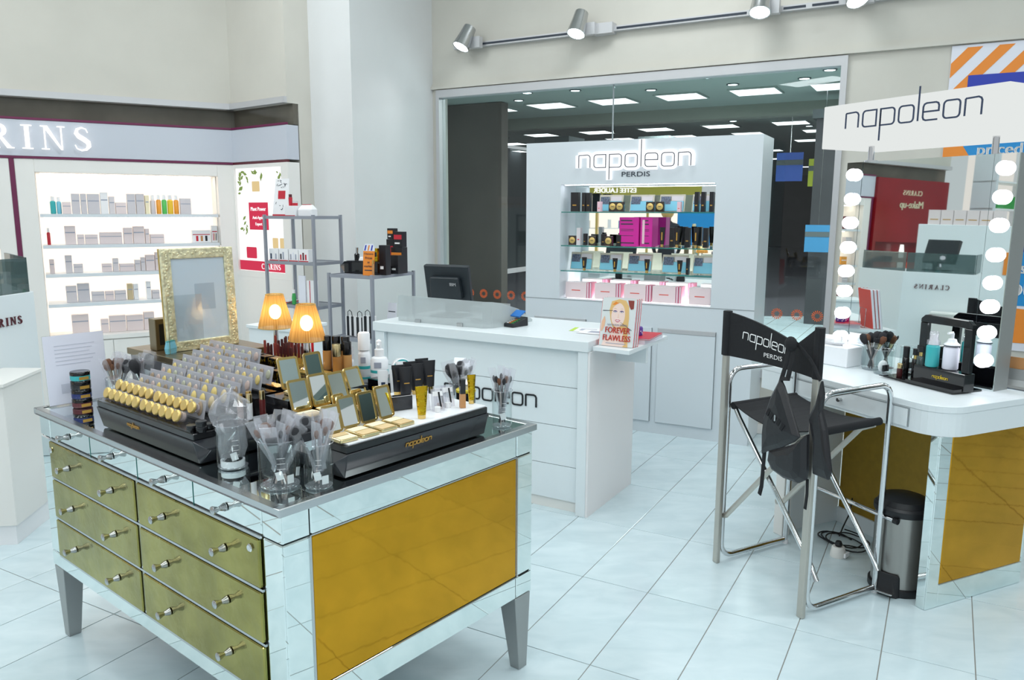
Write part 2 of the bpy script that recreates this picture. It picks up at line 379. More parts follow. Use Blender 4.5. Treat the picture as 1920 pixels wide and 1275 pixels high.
# floor tile: pale blue-white glazed tile with soft clouding, driven by world position so it runs on across tiles
def tile_material(name, joints):
    m, nt, out = nmat(name)
    p = nt.nodes.new('ShaderNodeBsdfPrincipled'); nt.links.new(p.outputs[0], out.inputs[0])
    g = nt.nodes.new('ShaderNodeNewGeometry'); oi = nt.nodes.new('ShaderNodeObjectInfo')
    mp = nt.nodes.new('ShaderNodeMapping'); mp.inputs['Rotation'].default_value = (0, 0, -.3); mp.inputs['Scale'].default_value = (1, 2.2, 1)
    nt.links.new(g.outputs['Position'], mp.inputs[0])
    n = nt.nodes.new('ShaderNodeTexNoise'); n.inputs['Scale'].default_value = 5; n.inputs['Detail'].default_value = 6; n.inputs['Distortion'].default_value = .6
    ad = nt.nodes.new('ShaderNodeVectorMath'); ad.operation = 'ADD'; cx = nt.nodes.new('ShaderNodeCombineXYZ')
    mu = nt.nodes.new('ShaderNodeMath'); mu.operation = 'MULTIPLY'; mu.inputs[1].default_value = 30; nt.links.new(oi.outputs['Random'], mu.inputs[0]); nt.links.new(mu.outputs[0], cx.inputs[2])
    nt.links.new(mp.outputs[0], ad.inputs[0]); nt.links.new(cx.outputs[0], ad.inputs[1]); nt.links.new(ad.outputs[0], n.inputs['Vector'])
    r = nt.nodes.new('ShaderNodeValToRGB'); nt.links.new(n.outputs[0], r.inputs[0])
    r.color_ramp.elements[0].position = .3; r.color_ramp.elements[1].position = .7
    r.color_ramp.elements[0].color = rgb('C4D6DC'); r.color_ramp.elements[1].color = rgb('D3E2E7')
    last = r.outputs[0]
    if joints:
        mp2 = nt.nodes.new('ShaderNodeMapping'); mp2.vector_type = 'TEXTURE'
        mp2.inputs['Location'].default_value = (.317, 3.227, 0); mp2.inputs['Rotation'].default_value = (0, 0, -.507914)
        nt.links.new(g.outputs['Position'], mp2.inputs[0])
        b = nt.nodes.new('ShaderNodeTexBrick'); b.offset = 0; b.inputs['Scale'].default_value = 1; b.inputs['Brick Width'].default_value = .3; b.inputs['Row Height'].default_value = .6108
        b.inputs['Mortar Size'].default_value = .004; b.inputs['Mortar Smooth'].default_value = 0
        nt.links.new(mp2.outputs[0], b.inputs[0]); nt.links.new(r.outputs[0], b.inputs[1]); nt.links.new(r.outputs[0], b.inputs[2]); b.inputs[3].default_value = rgb('8F8C86'); last = b.outputs[0]
    nt.links.new(last, p.inputs['Base Color']); p.inputs['Roughness'].default_value = .16; p.inputs['Specular IOR Level'].default_value = .5
tile_material('tile', False); tile_material('tile_far', True)

# ------------------------------------------------------------------ frames of reference
AD = math.degrees(-.507914)
WF = Frame(-.683, 6.885, AD)             # window wall: x along the wall, y behind it
KF = Frame(-1.681, 6.0, -38.5)           # narrow wall with the light-box poster
JF = Frame(-2.259, 6.46, 30)             # wall with lit shelves (x negative to the left)
CF = Frame(.385, 3.895, -30.5)           # cash counter
DF = Frame(1.623, 5.177, -28)            # white display cabinet
HF = Frame(-.557, 1.785, 50.5)           # mirrored chest: x along its gold end, y along its drawers
VF = Frame(1.677, 2.936, 24.5)           # make-up desk: x depth, y along the knee side
# ------------------------------------------------------------------ floor
fl = MB().box(-12, 14, -8, 12, -.12, -.0025).build('floor', 'tile_far', kind='structure')
TF = Frame(.317, 3.227, AD)
cells = []
for i in range(-30, 30):
    for j in range(-14, 14):
        p = TF.pt((i+.5)*.3, (j+.5)*.6108)
        if -.2 < p[1] < 7.0 and abs(p[0]) < .72*max(p[1], 1.2)+.35 and WF.a is not None:
            # stop at the walls
            dx, dy = p[0]+.683, p[1]-6.885
            if -math.sin(WF.a)*dx+math.cos(WF.a)*dy > -.12: continue
            cells.append((math.hypot(p[0], p[1]-3.3), i, j, p))
cells.sort()
tb = MB(); x0, x1, y0, y1 = -.1482, .1482, -.3036, .3036
tb.loft([[(x0, y0, -.0025), (x1, y0, -.0025), (x1, y1, -.0025), (x0, y1, -.0025)], [(x0, y0, -.0006), (x1, y0, -.0006), (x1, y1, -.0006), (x0, y1, -.0006)],
         [(x0+.001, y0+.001, 0), (x1-.001, y0+.001, 0), (x1-.001, y1-.001, 0), (x0+.001, y1-.001, 0)]])
t0 = tb.build('tile', 'tile', fl)
for k, (_, i, j, p) in enumerate(cells[:298]):
    o = t0 if k == 0 else t0.copy()
    if k: C.objects.link(o)
    o.location = (p[0], p[1], 0); o.rotation_euler = (0, 0, TF.a)
# ------------------------------------------------------------------ walls
H = CEIL
def st(name, mb, m, F=WORLD, **k):
    return mb.build(name, m, loc=(F.ox, F.oy, 0), rz=F.a, kind='structure', **k)
w = MB()
w.box(-1.2, .043, 0, .16, 0, 2.6); w.box(.043, 3.278, 0, .16, 0, .418); w.box(3.278, 9, 0, .16, 0, 2.6)
w.box(-1.2, 9, -.0, .16, 2.6, H)
st('wall_back', w, 'wall', WF)
st('trim_1', MB().box(0, 9, -.028, 0, 2.607, 2.632).box(0, 9, -.012, 0, 2.632, 2.65), 'wall', WF)
st('baseboard_back', MB().box(0, 3.6, -.012, 0, 0, .07), 'laminate_warm', WF)
st('wall_column', MB().box(-.627, 0, -1.045, .1, 0, H), 'column', WF)
st('wall_left', MB().box(-4.5, .02, 0, .5, 2.385, H).box(-4.5, .02, .34, .5, 0, 2.385), 'wall', JF)
st('wall_corner', MB().box(-.775, .0, 0, .25, 2.385, H).box(-.775, .0, .1, .25, 0, 2.385), 'wall', KF)
st('trim_2', MB().box(-4.5, 0, -.03, 0, 2.385, 2.43), 'frame_alu', JF)
st('trim_3', MB().box(-.775, .0, -.03, 0, 2.385, 2.43), 'frame_alu', KF)
mat('strip_glass', '5E5A50', .12, noise=.2, scale=3)
st('trim_4', MB().box(-4.5, .05, .06, .1, 2.232, 2.385), 'strip_glass', JF)
st('trim_5', MB().box(-.775, .0, .05, .09, 2.232, 2.385), 'strip_glass', KF)
st('ceiling', MB().box(-8, 10, -6, 9, CEIL, CEIL+.1), 'ceil')
# ceiling light panels (housings; the lamps sit in them)
for i in range(4):
    for j in range(4):
        t = thing('ceiling_light', 'recessed ceiling light panel above the shop floor', 'ceiling light', WORLD, -4.2+i*2.5, -2.6+j*2.5, CEIL-.03, group='ceiling light panels over the shop')
        part(MB().box(-.62, -.585, -.32, .32, 0, .03).box(.585, .62, -.32, .32, 0, .03).box(-.585, .585, -.32, -.285, 0, .03).box(-.585, .585, .285, .32, 0, .03), 'frame', 'white', t)
# window frame and panes
wf = MB()
wf.box(.043, 3.278, -.02, .08, 2.538, 2.6).box(.043, 3.278, -.03, .08, .418, .476).box(.043, .075, -.02, .08, .476, 2.538).box(3.239, 3.278, -.02, .08, .476, 2.538)
win = st('window_1', wf, 'frame_alu', WF)
p1 = part(MB().box(.075, 1.637, .03, .04, .476, 2.538), 'pane', 'window_glass', win)
p2 = part(MB().box(1.641, 3.239, .03, .04, .476, 2.538), 'pane', 'window_glass', win)
part(MB().box(1.634, 1.644, .022, .03, .476, 2.538), 'joint_seal', 'seam', win)
def sun(x, z, par):
    m = MB()
    for k in range(16):
        a = 2*PI*k/16; c, s = math.cos(a), math.sin(a)
        m.prism([(x+c*.017-s*.0012, z+s*.017+c*.0012), (x+c*.037-s*.0034, z+s*.037+c*.0034), (x+c*.040, z+s*.040), (x+c*.037+s*.0034, z+s*.037-c*.0034), (x+c*.017+s*.0012, z+s*.017-c*.0012)], 0, .001, T3(0, .029, 0) @ STAND)
    return m
mat('decal_orange', 'FF6A1C', .5)
for k in range(23):
    x = .349+k*.1353
    if x > 3.235: continue
    if abs(x-1.64) < .05: continue
    part(sun(x, .893 if x < 1.6 else .882, None), 'sunburst_decal', 'decal_orange', p1 if x < 1.64 else p2)
# ------------------------------------------------------------------ hall beyond the window
hall = MB()
st('wall_hall_far', MB().box(-6, 22, 32, 32.2, -.1, 3.3), 'hall_dark', WF)
st('wall_hall_left', MB().box(-7, -6.8, .3, 32, 0, 3.3), 'hall_grey', WF)
st('wall_hall_right', MB().box(21.5, 21.7, .2, 32, 0, 3.3), 'hall_dark', WF)
st('wall_hall_partition', MB().box(-3.9, -2.2, 5.0, 5.2, 0, 3.24), 'hall_brown', WF)
st('ceiling_hall', MB().box(-6, 22, .17, 32, 3.25, 3.35), 'hall_ceiling', WF)
st('trim_7', MB().box(-6.8, 22, 7.1, 7.4, 3.06, 3.25), 'hall_beam', WF)
st('floor_hall', MB().box(-6, 22, .17, 32, -.1, -.01), 'hall_floor', WF)
lg = None
for j, y in enumerate((5.7, 8.5, 9.9, 11.6, 13.8, 16.5, 20, 25)):
    for i in range(8):
        x = 2.5-i*1.05*(1+.12*j)+(j % 2)*.4
        if x < -.85*y+1.2: continue
        if lg is None:
            lg = thing('hall_ceiling_light', 'square lit ceiling panel in the dark hall behind the window', 'ceiling light', WF, x, y, 3.25, group='lit ceiling panels in the hall behind the window')
            part(MB().box(-.3, .3, -.3, .3, -.02, -.004), 'diffuser', 'panel_light', lg)
            part(MB().box(-.32, -.3, -.32, .32, -.025, 0).box(.3, .32, -.32, .32, -.025, 0).box(-.3, .3, -.32, -.3, -.025, 0).box(-.3, .3, .3, .32, -.025, 0), 'frame', 'hall_ceiling', lg)
        else: dup(lg, WF, x, y, 3.25)
dl = None
for i, (x, y) in enumerate([(-1.43, 4.39), (-.74, 4.51), (.41, 4.21), (1.14, 4.3), (1.9, 4.2), (2.56, 4.46), (.2, 4.95), (1.3, 5.0), (2.2, 4.95), (-1.9, 5.0), (-.6, 7.8), (1.2, 7.8), (2.3, 9.1), (.3, 9.2), (1.4, 10.7), (-3.0, 8.9)]):
    if dl is None:
        dl = thing('downlight', 'small round recessed downlight in the dark hall behind the window', 'downlight', WF, x, y, 3.25, group='round downlights in the hall behind the window')
        part(MB().lathe([(.06, -.012), (.06, -.004)], 16), 'lens', 'spot_glow', dl)
        part(MB().shell([(.062, -.004), (.07, -.014), (.08, -.014), (.082, 0)], 16), 'trim_ring', 'hall_grey', dl)
    else: dup(dl, WF, x, y, 3.25)
for k, (x, y, z0, z1, wd, m, l) in enumerate([(-2.6, 7.9, 0, 2.95, .6, 'hall_dark', 'dark column in the hall left of the display cabinet'), (-2.1, 9.0, 0, 2.95, .7, 'hall_rust', 'rust brown column in the hall over the left end of the display cabinet'), (-.9, 8.6, 0, 2.95, .5, 'hall_rust', 'narrow rust brown column in the hall above the display cabinet'), (.6, 9.5, 0, 2.95, .5, 'hall_grey', 'grey column in the middle of the dark hall'), (2.35, 6.3, 0, 3.0, .3, 'hall_dark', 'dark column in the hall right of the display cabinet')]):
    t = thing('hall_column', l, 'column', WF, x, y, 0)
    part(MB().box(-wd/2, wd/2, -wd/2, wd/2, z0 if z0 < 1 else 0, z1-.12), 'shaft', m, t); part(MB().box(-wd/2-.05, wd/2+.05, -wd/2-.05, wd/2+.05, z1-.12, z1), 'capital', 'hall_grey', t)
for k, (x, y, z, s, m, l) in enumerate([(1.55, 8.0, 2.35, .42, 'hall_blue', 'dark blue hanging banner above the right end of the display cabinet'), (2.05, 8.0, 2.25, .4, 'hall_yellow', 'yellow green hanging banner in the hall beside the blue one'), (2.55, 8.2, 2.2, .5, 'hall_blue', 'large blue hanging banner beside the white sign box'), (2.7, 9.0, 1.85, .5, 'hall_yellow', 'olive yellow banner nearest the right window frame'), (2.35, 5.9, 1.25, .34, 'hall_cyan', 'cyan poster low in the hall right of the display cabinet'), (2.3, 7.6, 1.8, .24, 'hall_blue', 'small blue poster in the hall right of the display cabinet'), (2.6, 7.6, 1.78, .24, 'hall_yellow', 'small yellow poster in the hall right of the display cabinet')]):
    t = thing('hanging_banner', l, 'banner', WF, x, y, z)
    part(MB().box(-s/2, s/2, 0, .01, -s*.6, s*.5), 'panel', m, t); part(MB().box(-s/2, s/2, -.006, 0, s*.02, s*.22), 'print_band', 'hall_grey', t)
    part(MB().tube([(0, .005, s*.5), (0, .005, 3.25-z)], .004, 6), 'hanging_wire', 'steel', t)
# ------------------------------------------------------------------ track lighting on the wall
tr = thing('light_track', 'long grey lighting track mounted on the wall above the window', 'light track', WF, 0, 0, 2.927)
part(MB().box(.28, 4.6, -.045, 0, -.018, .018), 'rail', 'frame_alu', tr)
for a, b in ((.44, 1.34), (1.68, 2.62), (2.86, 3.0), (3.04, 3.2), (3.4, 4.5)):
    part(MB().box(a, b, -.049, -.043, -.007, .007), 'conductor_slot', 'navy' if 0 else 'text_dark', tr)
part(MB().box(1.5, 1.66, -.085, 0, -.035, .04), 'power_box', 'frame_alu', tr); part(MB().box(.25, .279, -.05, 0, -.02, .02), 'end_cap', 'frame_alu', tr)
lab = ['leftmost grey track spotlight above the window corner', 'second track spotlight from the left, above the display cabinet sign', 'third track spotlight from the left at the top edge of the photo', 'rightmost track spotlight cut by the top edge of the photo']
for k, (x, tilt) in enumerate(((.39, .25), (1.384, .05), (2.696, -.05), (3.265, -.35))):
    t = thing('track_spotlight', lab[k], 'spotlight', WF, x, -.02, 2.927, group='spotlights on the track above the window')
    R = T3(.04, -.14, .03) @ Matrix.Rotation(tilt, 4, 'Y') @ Matrix.Rotation(-.45, 4, 'X') @ S3(1.4)
    part(MB().box(.03, .15, -.10, -.05, -.04, .045), 'adapter', 'frame_alu', t)
    part(MB().tube([(.08, -.06, 0), (.07, -.11, .03), (.04, -.14, .05)], .009, 8), 'arm', 'steel', t)
    part(MB().shell([(.012, .075), (.036, .07), (.04, .02), (.047, -.045), (.05, -.06), (.046, -.06), (.04, -.05)], 20, Mx=R), 'head', 'steel', t, smooth=True)
    part(MB().lathe([(.045, -.057), (.03, -.06)], 20, Mx=R), 'lens', 'spot_glow', t)
    s = bpy.data.lights.new('track_spot', 'SPOT'); s.energy = 5; s.spot_size = math.radians(75); s.spot_blend = .8; s.shadow_soft_size = .04; s.color = (.95, .98, 1)
    so = bpy.data.objects.new('track_spot', s); C.objects.link(so); so.location = WF.pt(x-.05+tilt*-.1, -.22, 2.927-.09); so.rotation_euler = (-.75, tilt*.6, WF.a)
# ------------------------------------------------------------------ lit shelf wall at left
def shelf_unit(F, x0, x1, nx0, nx1, label, zt=1.955):
    t = thing('wall_shelf_unit', label, 'shelf unit', F, 0, 0, 0)
    fr = MB(); d = .1
    fr.box(x0, nx0, -.012, d, 0, zt).box(nx1, x1, -.012, d, 0, zt).box(nx0, nx1, -.012, d, 1.862, zt).box(nx0, nx1, -.012, d, .10, .63)
    part(fr, 'surround', 'laminate_warm', t, bevel=.003)
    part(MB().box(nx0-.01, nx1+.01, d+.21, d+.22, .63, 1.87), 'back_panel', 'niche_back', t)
    part(MB().box(nx0-.02, nx0, d, d+.22, .63, 1.88).box(nx1, nx1+.02, d, d+.22, .63, 1.88).box(nx0, nx1, d, d+.22, 1.86, 1.88), 'lining', 'laminate_warm', t)
    part(MB().box(nx0, nx1, -.03, d+.2, .61, .642), 'bottom_shelf', 'laminate_warm', t)
    for z in (1.565, 1.335, 1.12, .895):
        s = part(MB().box(nx0+.01, nx1-.01, -.0, d+.17, z-.028, z-.004), 'shelf', 'cabinet_white', t)
        part(MB().box(nx0+.03, nx1-.03, d+.12, d+.15, z-.036, z-.029), 'light_strip', 'niche_light', s)
    part(MB().box(nx0+.03, nx1-.03, d+.05, d+.1, 1.852, 1.859), 'light_strip', 'niche_light', t)
    n = 3; wdt = (nx1-nx0)/n
    for k in range(n): part(MB().box(nx0+k*wdt+.003, nx0+(k+1)*wdt-.003, -.022, -.012, .12, .60), 'door', 'laminate_warm', t)
    part(MB().box(x0, x1, 0, d, 0, .1), 'plinth', 'cabinet_white', t)
    return t
shelf_unit(JF, -1.515, -.0, -1.395, -.135, 'white shelf unit with lit niche and skincare boxes behind the gold picture frame')
shelf_unit(JF, -3.05, -1.545, -2.93, -1.65, 'white lit shelf unit at the left edge of the photo')
def strips(name, F, segs, label):
    m = MB()
    for a in segs: m.box(*a)
    tag(m.build(name, 'maroon', loc=(F.ox, F.oy, 0), rz=F.a), label, 'trim strip')
strips('trim_strip', JF, [(-1.545, -1.515, -.016, .09, 0, 1.955)], 'upright dark purple strip between the two lit shelf units')
strips('trim_strip', JF, [(-3.08, -3.05, -.016, .09, 0, 1.955)], 'upright dark purple strip between the left shelf unit and the red display')
strips('trim_strip', JF, [(-3.09, 0, -.018, .09, 1.956, 1.972)], 'long dark purple strip under the white lettered band')
strips('trim_strip', JF, [(-3.09, 0, -.018, .09, 2.228, 2.244)], 'thin purple strip along the top of the white lettered band')
hb = thing('sign_band', 'white fascia band with glowing white serif letters above the lit shelves', 'sign', JF, 0, 0, 0)
part(MB().box(-3.09, -.0, -.014, .33, 1.974, 2.226), 'fascia', 'fascia', hb)
m = MB(); L_ = serif(m, 'CLARINS', .168, T3(-1.005-.168*7.26/2, -.032, 2.022) @ STAND, z1=.012, gap=.30)
part(m, 'lettering', 'letter_glow', hb)
m = MB(); 
kb = thing('sign_band', 'short plain white fascia above the leafy light box poster', 'sign', KF, 0, 0, 0)
part(MB().box(-.77, .0, -.014, .09, 1.974, 2.226), 'fascia', 'fascia', kb); part(MB().box(-.775, .0, -.018, .0, 2.228, 2.244), 'purple_edge', 'maroon', kb)
part(MB().box(-.775, .0, -.018, .0, 1.953, 1.972), 'lower_edge', 'maroon2', kb)
# light box poster
lb = thing('light_box_poster', 'backlit white poster of leaves and skincare jars with a red band', 'poster', KF, 0, 0, 0)
part(MB().box(-.745, .0, -.02, .09, 1.06, 1.108).box(-.745, .0, -.02, .09, 1.925, 1.953).box(-.745, -.722, -.02, .09, 1.108, 1.925).box(-.085, .0, -.02, .09, 1.108, 1.925), 'frame', 'laminate_warm', lb)
part(MB().box(-.775, -.745, -.02, .09, 0, 1.953), 'side_strip', 'maroon2', lb)
part(MB().box(-.722, -.085, .0, .01, 1.108, 1.925), 'backlit_sheet', 'poster_back', lb)
P_ = lambda z=-.001: T3(0, z, 0) @ STAND
part(MB().prism([(-.722, 1.112), (-.085, 1.112), (-.085, 1.19), (-.722, 1.19)], 0, .001, P_()), 'red_band', 'poster_red', lb)
part(MB().prism([(-.56, 1.44), (-.30, 1.44), (-.30, 1.655), (-.56, 1.655)], 0, .001, P_()), 'red_label', 'poster_red', lb)
m = MB(); text(m, 'Plant Power', .042, T3(-.43, -.004, 1.59) @ STAND, .001); text(m, 'Anti-Ageing', .034, T3(-.43, -.004, 1.525) @ STAND, .001); text(m, 'Expert', .034, T3(-.43, -.004, 1.475) @ STAND, .001)
serif(m, 'CLARINS', .042, T3(-.29, -.004, 1.13) @ STAND, z1=.002); part(m, 'lettering', 'poster_back', lb)
rl = random.Random(3)
for cx, cz, n_, s in ((-.66, 1.83, 16, .11), (-.42, 1.9, 6, .06), (-.64, 1.47, 7, .06), (-.14, 1.88, 4, .05)):
    m = MB()
    for k in range(n_):
        a = rl.uniform(0, 6.28); r = rl.uniform(.0, s); l = rl.uniform(.03, .06); x, z = cx+r*math.cos(a), min(cz+r*math.sin(a), 1.89); c, s_ = math.cos(a-1.2), math.sin(a-1.2)
        x = max(x, -.66)
        m.prism([(x, z), (x+l*.5*c-s_*l*.22, z+l*.5*s_+c*l*.22), (x+l*c, z+l*s_), (x+l*.5*c+s_*l*.22, z+l*.5*s_-c*l*.22)], 0, .001+.0002*k, P_())
    part(m, 'leaf_print', 'poster_leaf', lb)
for x, z, w_, h_ in ((-.45, 1.78, .1, .08), (-.22, 1.34, .07, .08), (-.13, 1.34, .06, .08)):
    part(MB().prism(rr(x-w_/2, x+w_/2, z-h_/2, z+h_/2, .008), 0, .002, P_()), 'jar_print', 'poster_jar', lb)
part(MB().prism(rr(-.62, -.48, 1.21, 1.30, .01), 0, .002, P_()), 'jar_print', 'poster_red', lb)
part(MB().box(-.744, .0, -.02, .09, 0, 1.0595), 'lower_panel', 'laminate_warm', lb)
# skincare boxes and bottles on the lit shelves
Zs = {1: 1.561, 2: 1.331, 3: 1.116, 4: .891, 5: .642}
names_ = {1: 'top', 2: 'second', 3: 'third', 4: 'fourth', 5: 'bottom'}
data = {1: [(-1.318, -1.278, 1.69, 'b', 'teal'), (-1.276, -1.242, 1.685, 'b', 'sky'), (-1.24, -1.18, 1.65, 'x', 'shelf_box2'), (-1.176, -1.119, 1.712, 'x', 'shelf_box3'), (-1.115, -1.074, 1.712, 'x', 'shelf_box3'), (-1.07, -.986, 1.712, 'x', 'shelf_box3'), (-.982, -.928, 1.724, 'x', 'white'), (-.924, -.883, 1.694, 'x', 'shelf_box'), (-.88, -.804, 1.649, 'x', 'shelf_box2'), (-.798, -.738, 1.716, 'x', 'shelf_box3'), (-.734, -.674, 1.717, 'x', 'shelf_box3'), (-.670, -.639, 1.705, 'x', 'powder_cream'), (-.634, -.592, 1.709, 'b', 'shelf_box'), (-.589, -.551, 1.711, 'b', 'orange_bottle'), (-.549, -.509, 1.712, 'b', 'green_bottle'), (-.508, -.462, 1.712, 'b', 'yellow_bottle'), (-.46, -.421, 1.71, 'b', 'orange_bottle'), (-.415, -.332, 1.685, 'x', 'shelf_box3')],
        2: [(-1.357, -1.332, 1.456, 'b', 'red'), (-1.239, -1.165, 1.471, 'x', 'shelf_box2'), (-1.158, -1.11, 1.406, 'x', 'shelf_box2'), (-1.106, -1.018, 1.405, 'x', 'shelf_box2'), (-1.007, -.85, 1.421, 'x', 'shelf_box2'), (-.84, -.775, 1.454, 'x', 'shelf_box2'), (-.771, -.69, 1.465, 'x', 'shelf_box2'), (-.686, -.655, 1.445, 'x', 'shelf_box2'), (-.65, -.548, 1.402, 'x', 'shelf_box2'), (-.339, -.197, 1.431, 'c', 'white'), (-.189, -.141, 1.466, 'c', 'white')],
        3: [(-1.357, -1.323, 1.222, 'x', 'shelf_box2'), (-1.253, -1.205, 1.25, 'x', 'shelf_box'), (-1.2, -1.135, 1.183, 'x', 'shelf_box'), (-1.008, -.936, 1.18, 'x', 'shelf_box2'), (-.931, -.889, 1.219, 'x', 'shelf_box'), (-.885, -.779, 1.176, 'x', 'shelf_box2'), (-.776, -.735, 1.203, 'x', 'shelf_box'), (-.732, -.70, 1.222, 'x', 'shelf_box'), (-.697, -.63, 1.24, 'x', 'shelf_box2'), (-.627, -.588, 1.259, 'x', 'shelf_box2'), (-.58, -.5, 1.25, 'x', 'shelf_box')],
        4: [(-1.265, -1.191, 1.017, 'x', 'shelf_box'), (-1.188, -1.104, 1.033, 'x', 'shelf_box3'), (-1.094, -1.004, .966, 'x', 'shelf_box'), (-1.0, -.938, .966, 'x', 'shelf_box2'), (-.934, -.852, .968, 'x', 'shelf_box'), (-.843, -.802, 1.016, 'x', 'tan_oval'), (-.799, -.762, 1.014, 'x', 'white'), (-.707, -.671, 1.03, 'x', 'white'), (-.667, -.61, .959, 'x', 'shelf_box')],
        5: [(-1.244, -1.127, .794, 'x', 'shelf_box2'), (-1.047, -.991, .748, 'x', 'shelf_box2'), (-.987, -.869, .771, 'x', 'shelf_box2'), (-.865, -.744, .767, 'x', 'shelf_box2'), (-.74, -.662, .785, 'x', 'shelf_box2')]}
cn_ = {'teal': 'teal', 'sky': 'pale blue', 'shelf_box2': 'pinkish white', 'shelf_box3': 'silver grey', 'shelf_box': 'pale grey', 'white': 'white', 'powder_cream': 'cream', 'orange_bottle': 'orange', 'green_bottle': 'green', 'yellow_bottle': 'yellow', 'red': 'dark red', 'tan_oval': 'beige'}
def bottle_parts(t, w, h, m, cap='white', capm=.75, n=14):
    part(MB().lathe([(w*.44, 0), (w*.5, h*.03), (w*.5, h*capm*.92), (w*.3, h*capm)], n), 'body', m, t, smooth=True)
    part(MB().lathe([(w*.34, h*capm+.0005), (w*.34, h*.98), (w*.28, h)], n), 'cap', cap, t, smooth=True)
for s, L in data.items():
    nb = {'b': 0, 'x': 0, 'c': 0}; tot = {k: sum(1 for a in L if a[3] == k) for k in nb}
    for x0, x1, zt, kind, m in L:
        nb[kind] += 1; w_, h_ = x1-x0-.002, zt-Zs[s]
        word = {'b': 'bottle', 'x': 'box', 'c': 'carton'}[kind]
        lab = f'{cn_[m]} skincare {word}, {ORD[nb[kind]-1]} {word} from the left on the {names_[s]} lit shelf'
        t = thing('skincare_'+word, lab, word, JF, (x0+x1)/2, .13, Zs[s]+.0005, group=f'skincare products on the {names_[s]} lit shelf')
        if kind == 'b': bottle_parts(t, w_, h_, m, 'white_gloss')
        else:
            part(MB().box(-w_/2, w_/2, -.03, .03, 0, h_), 'carton', m, t, bevel=.0015)
            part(MB().box(-w_/2+.004, w_/2-.004, -.031, -.03, h_*.62, h_*.68), 'print_line', 'text_grey' if kind == 'x' else 'red', t)
            if kind == 'c':
                for q in range(3): part(MB().box(-w_/2+w_*(.2+.25*q), -w_/2+w_*(.32+.25*q), -.031, -.03, h_*.12, h_*.55), 'tube_print', ['red', 'skin_tan', 'black_satin'][q], t)
# left unit products (mostly seen in the desk mirror)
k = 0
for s in (1, 2, 3, 4, 5):
    for q in range(4):
        k += 1; x = -2.85+q*.32+(s % 2)*.05; h_ = .07+.03*((q*7+s*3) % 4)
        if x > -1.7: continue
        m = ['shelf_box3', 'maroon2', 'shelf_box', 'orange_bottle'][(q+s) % 4]
        t = thing('skincare_box', f'{["silver grey","dark red","pale grey","orange"][(q+s)%4]} box, {ORD[q]} from the left on the {names_[s]} shelf, unit at left photo edge', 'box', JF, x, .13, Zs[s]+.0005, group='boxes in the left shelf unit')
        part(MB().box(-.05, .05, -.03, .03, 0, h_), 'carton', m, t); part(MB().box(-.04, .04, -.031, -.03, h_*.5, h_*.6), 'print_line', 'white', t)
# red make-up display further left (in the desk mirror)
rd = thing('makeup_display', 'tall dark red make-up display wall with two glowing shelves seen in the mirror', 'display', JF, 0, 0, 0)
part(MB().box(-4.45, -3.1, -.05, .1, 0, 1.0).box(-4.45, -3.1, -.05, .1, 1.42, 2.22).box(-4.45, -4.4, -.05, .1, 1.0, 1.42).box(-3.15, -3.1, -.05, .1, 1.0, 1.42).box(-4.4, -3.15, .1, .2, 1.0, 1.42), 'panel', 'redwall', rd)
m = MB(); serif(m, 'CLARINS', .06, T3(-3.75, -.052, 2.02) @ STAND); text(m, 'Make-up', .13, T3(-3.75, -.056, 1.86) @ STAND, .004); part(m, 'lettering', 'powder_cream', rd)
part(MB().box(-4.4, -3.15, -.04, .09, 1.2, 1.215), 'shelf', 'redwall', rd)
for x in (-4.1, -3.45): part(MB().box(x-.22, x+.22, .02, .03, 1.02, 1.16), 'glow_panel', emit('red_glow%d' % int(x*-10), 'E05030', .8), rd)
for x in (-3.72,): part(MB().lathe([(.03, 1.22), (.03, 1.3), (.02, 1.39)], 12, c=(x, 0, 0)), 'light_tube', 'letter_glow', rd); part(MB().lathe([(.035, 1.02), (.035, 1.16)], 12, c=(x, 0, 0)), 'light_tube', 'letter_glow', rd)
# bright far shelf wall to the left
fs = thing('far_shelf_wall', 'bright white wall of lit shelves deep in the store seen in the mirror', 'shelf unit', JF, -6.6, -.6, 0)
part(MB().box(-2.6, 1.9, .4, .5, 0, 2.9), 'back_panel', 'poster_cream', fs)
for z in (.5, .85, 1.2, 1.55, 1.9, 2.25): part(MB().box(-2.6, 1.9, .1, .4, z-.02, z), 'shelf', 'white', fs)
for x in (-2.6, -1.7, -.8, .1, 1.0, 1.86): part(MB().box(x, x+.04, .08, .4, 0, 2.9), 'upright', 'cabinet_white', fs)
rg = random.Random(5)
for z in (.85, 1.2, 1.55, 1.9):
    for q in range(14):
        x = -2.45+q*.31; w_ = rg.uniform(.06, .14); h_ = rg.uniform(.08, .2)
        if abs((x+2.6) % .9) < .12: x += .1
        b = MB().box(x, x+w_, .15, .3, z, z+h_).build('store_product', ['hall_cyan', 'black_satin', 'green', 'white_gloss', 'maroon2'][rg.randrange(5)], loc=JF.pt(-6.6, -.6, 0), rz=JF.a)
        tag(b, 'small packaged product standing on a bright far shelf, seen only in the mirror', 'product', 'products on the far bright shelves')
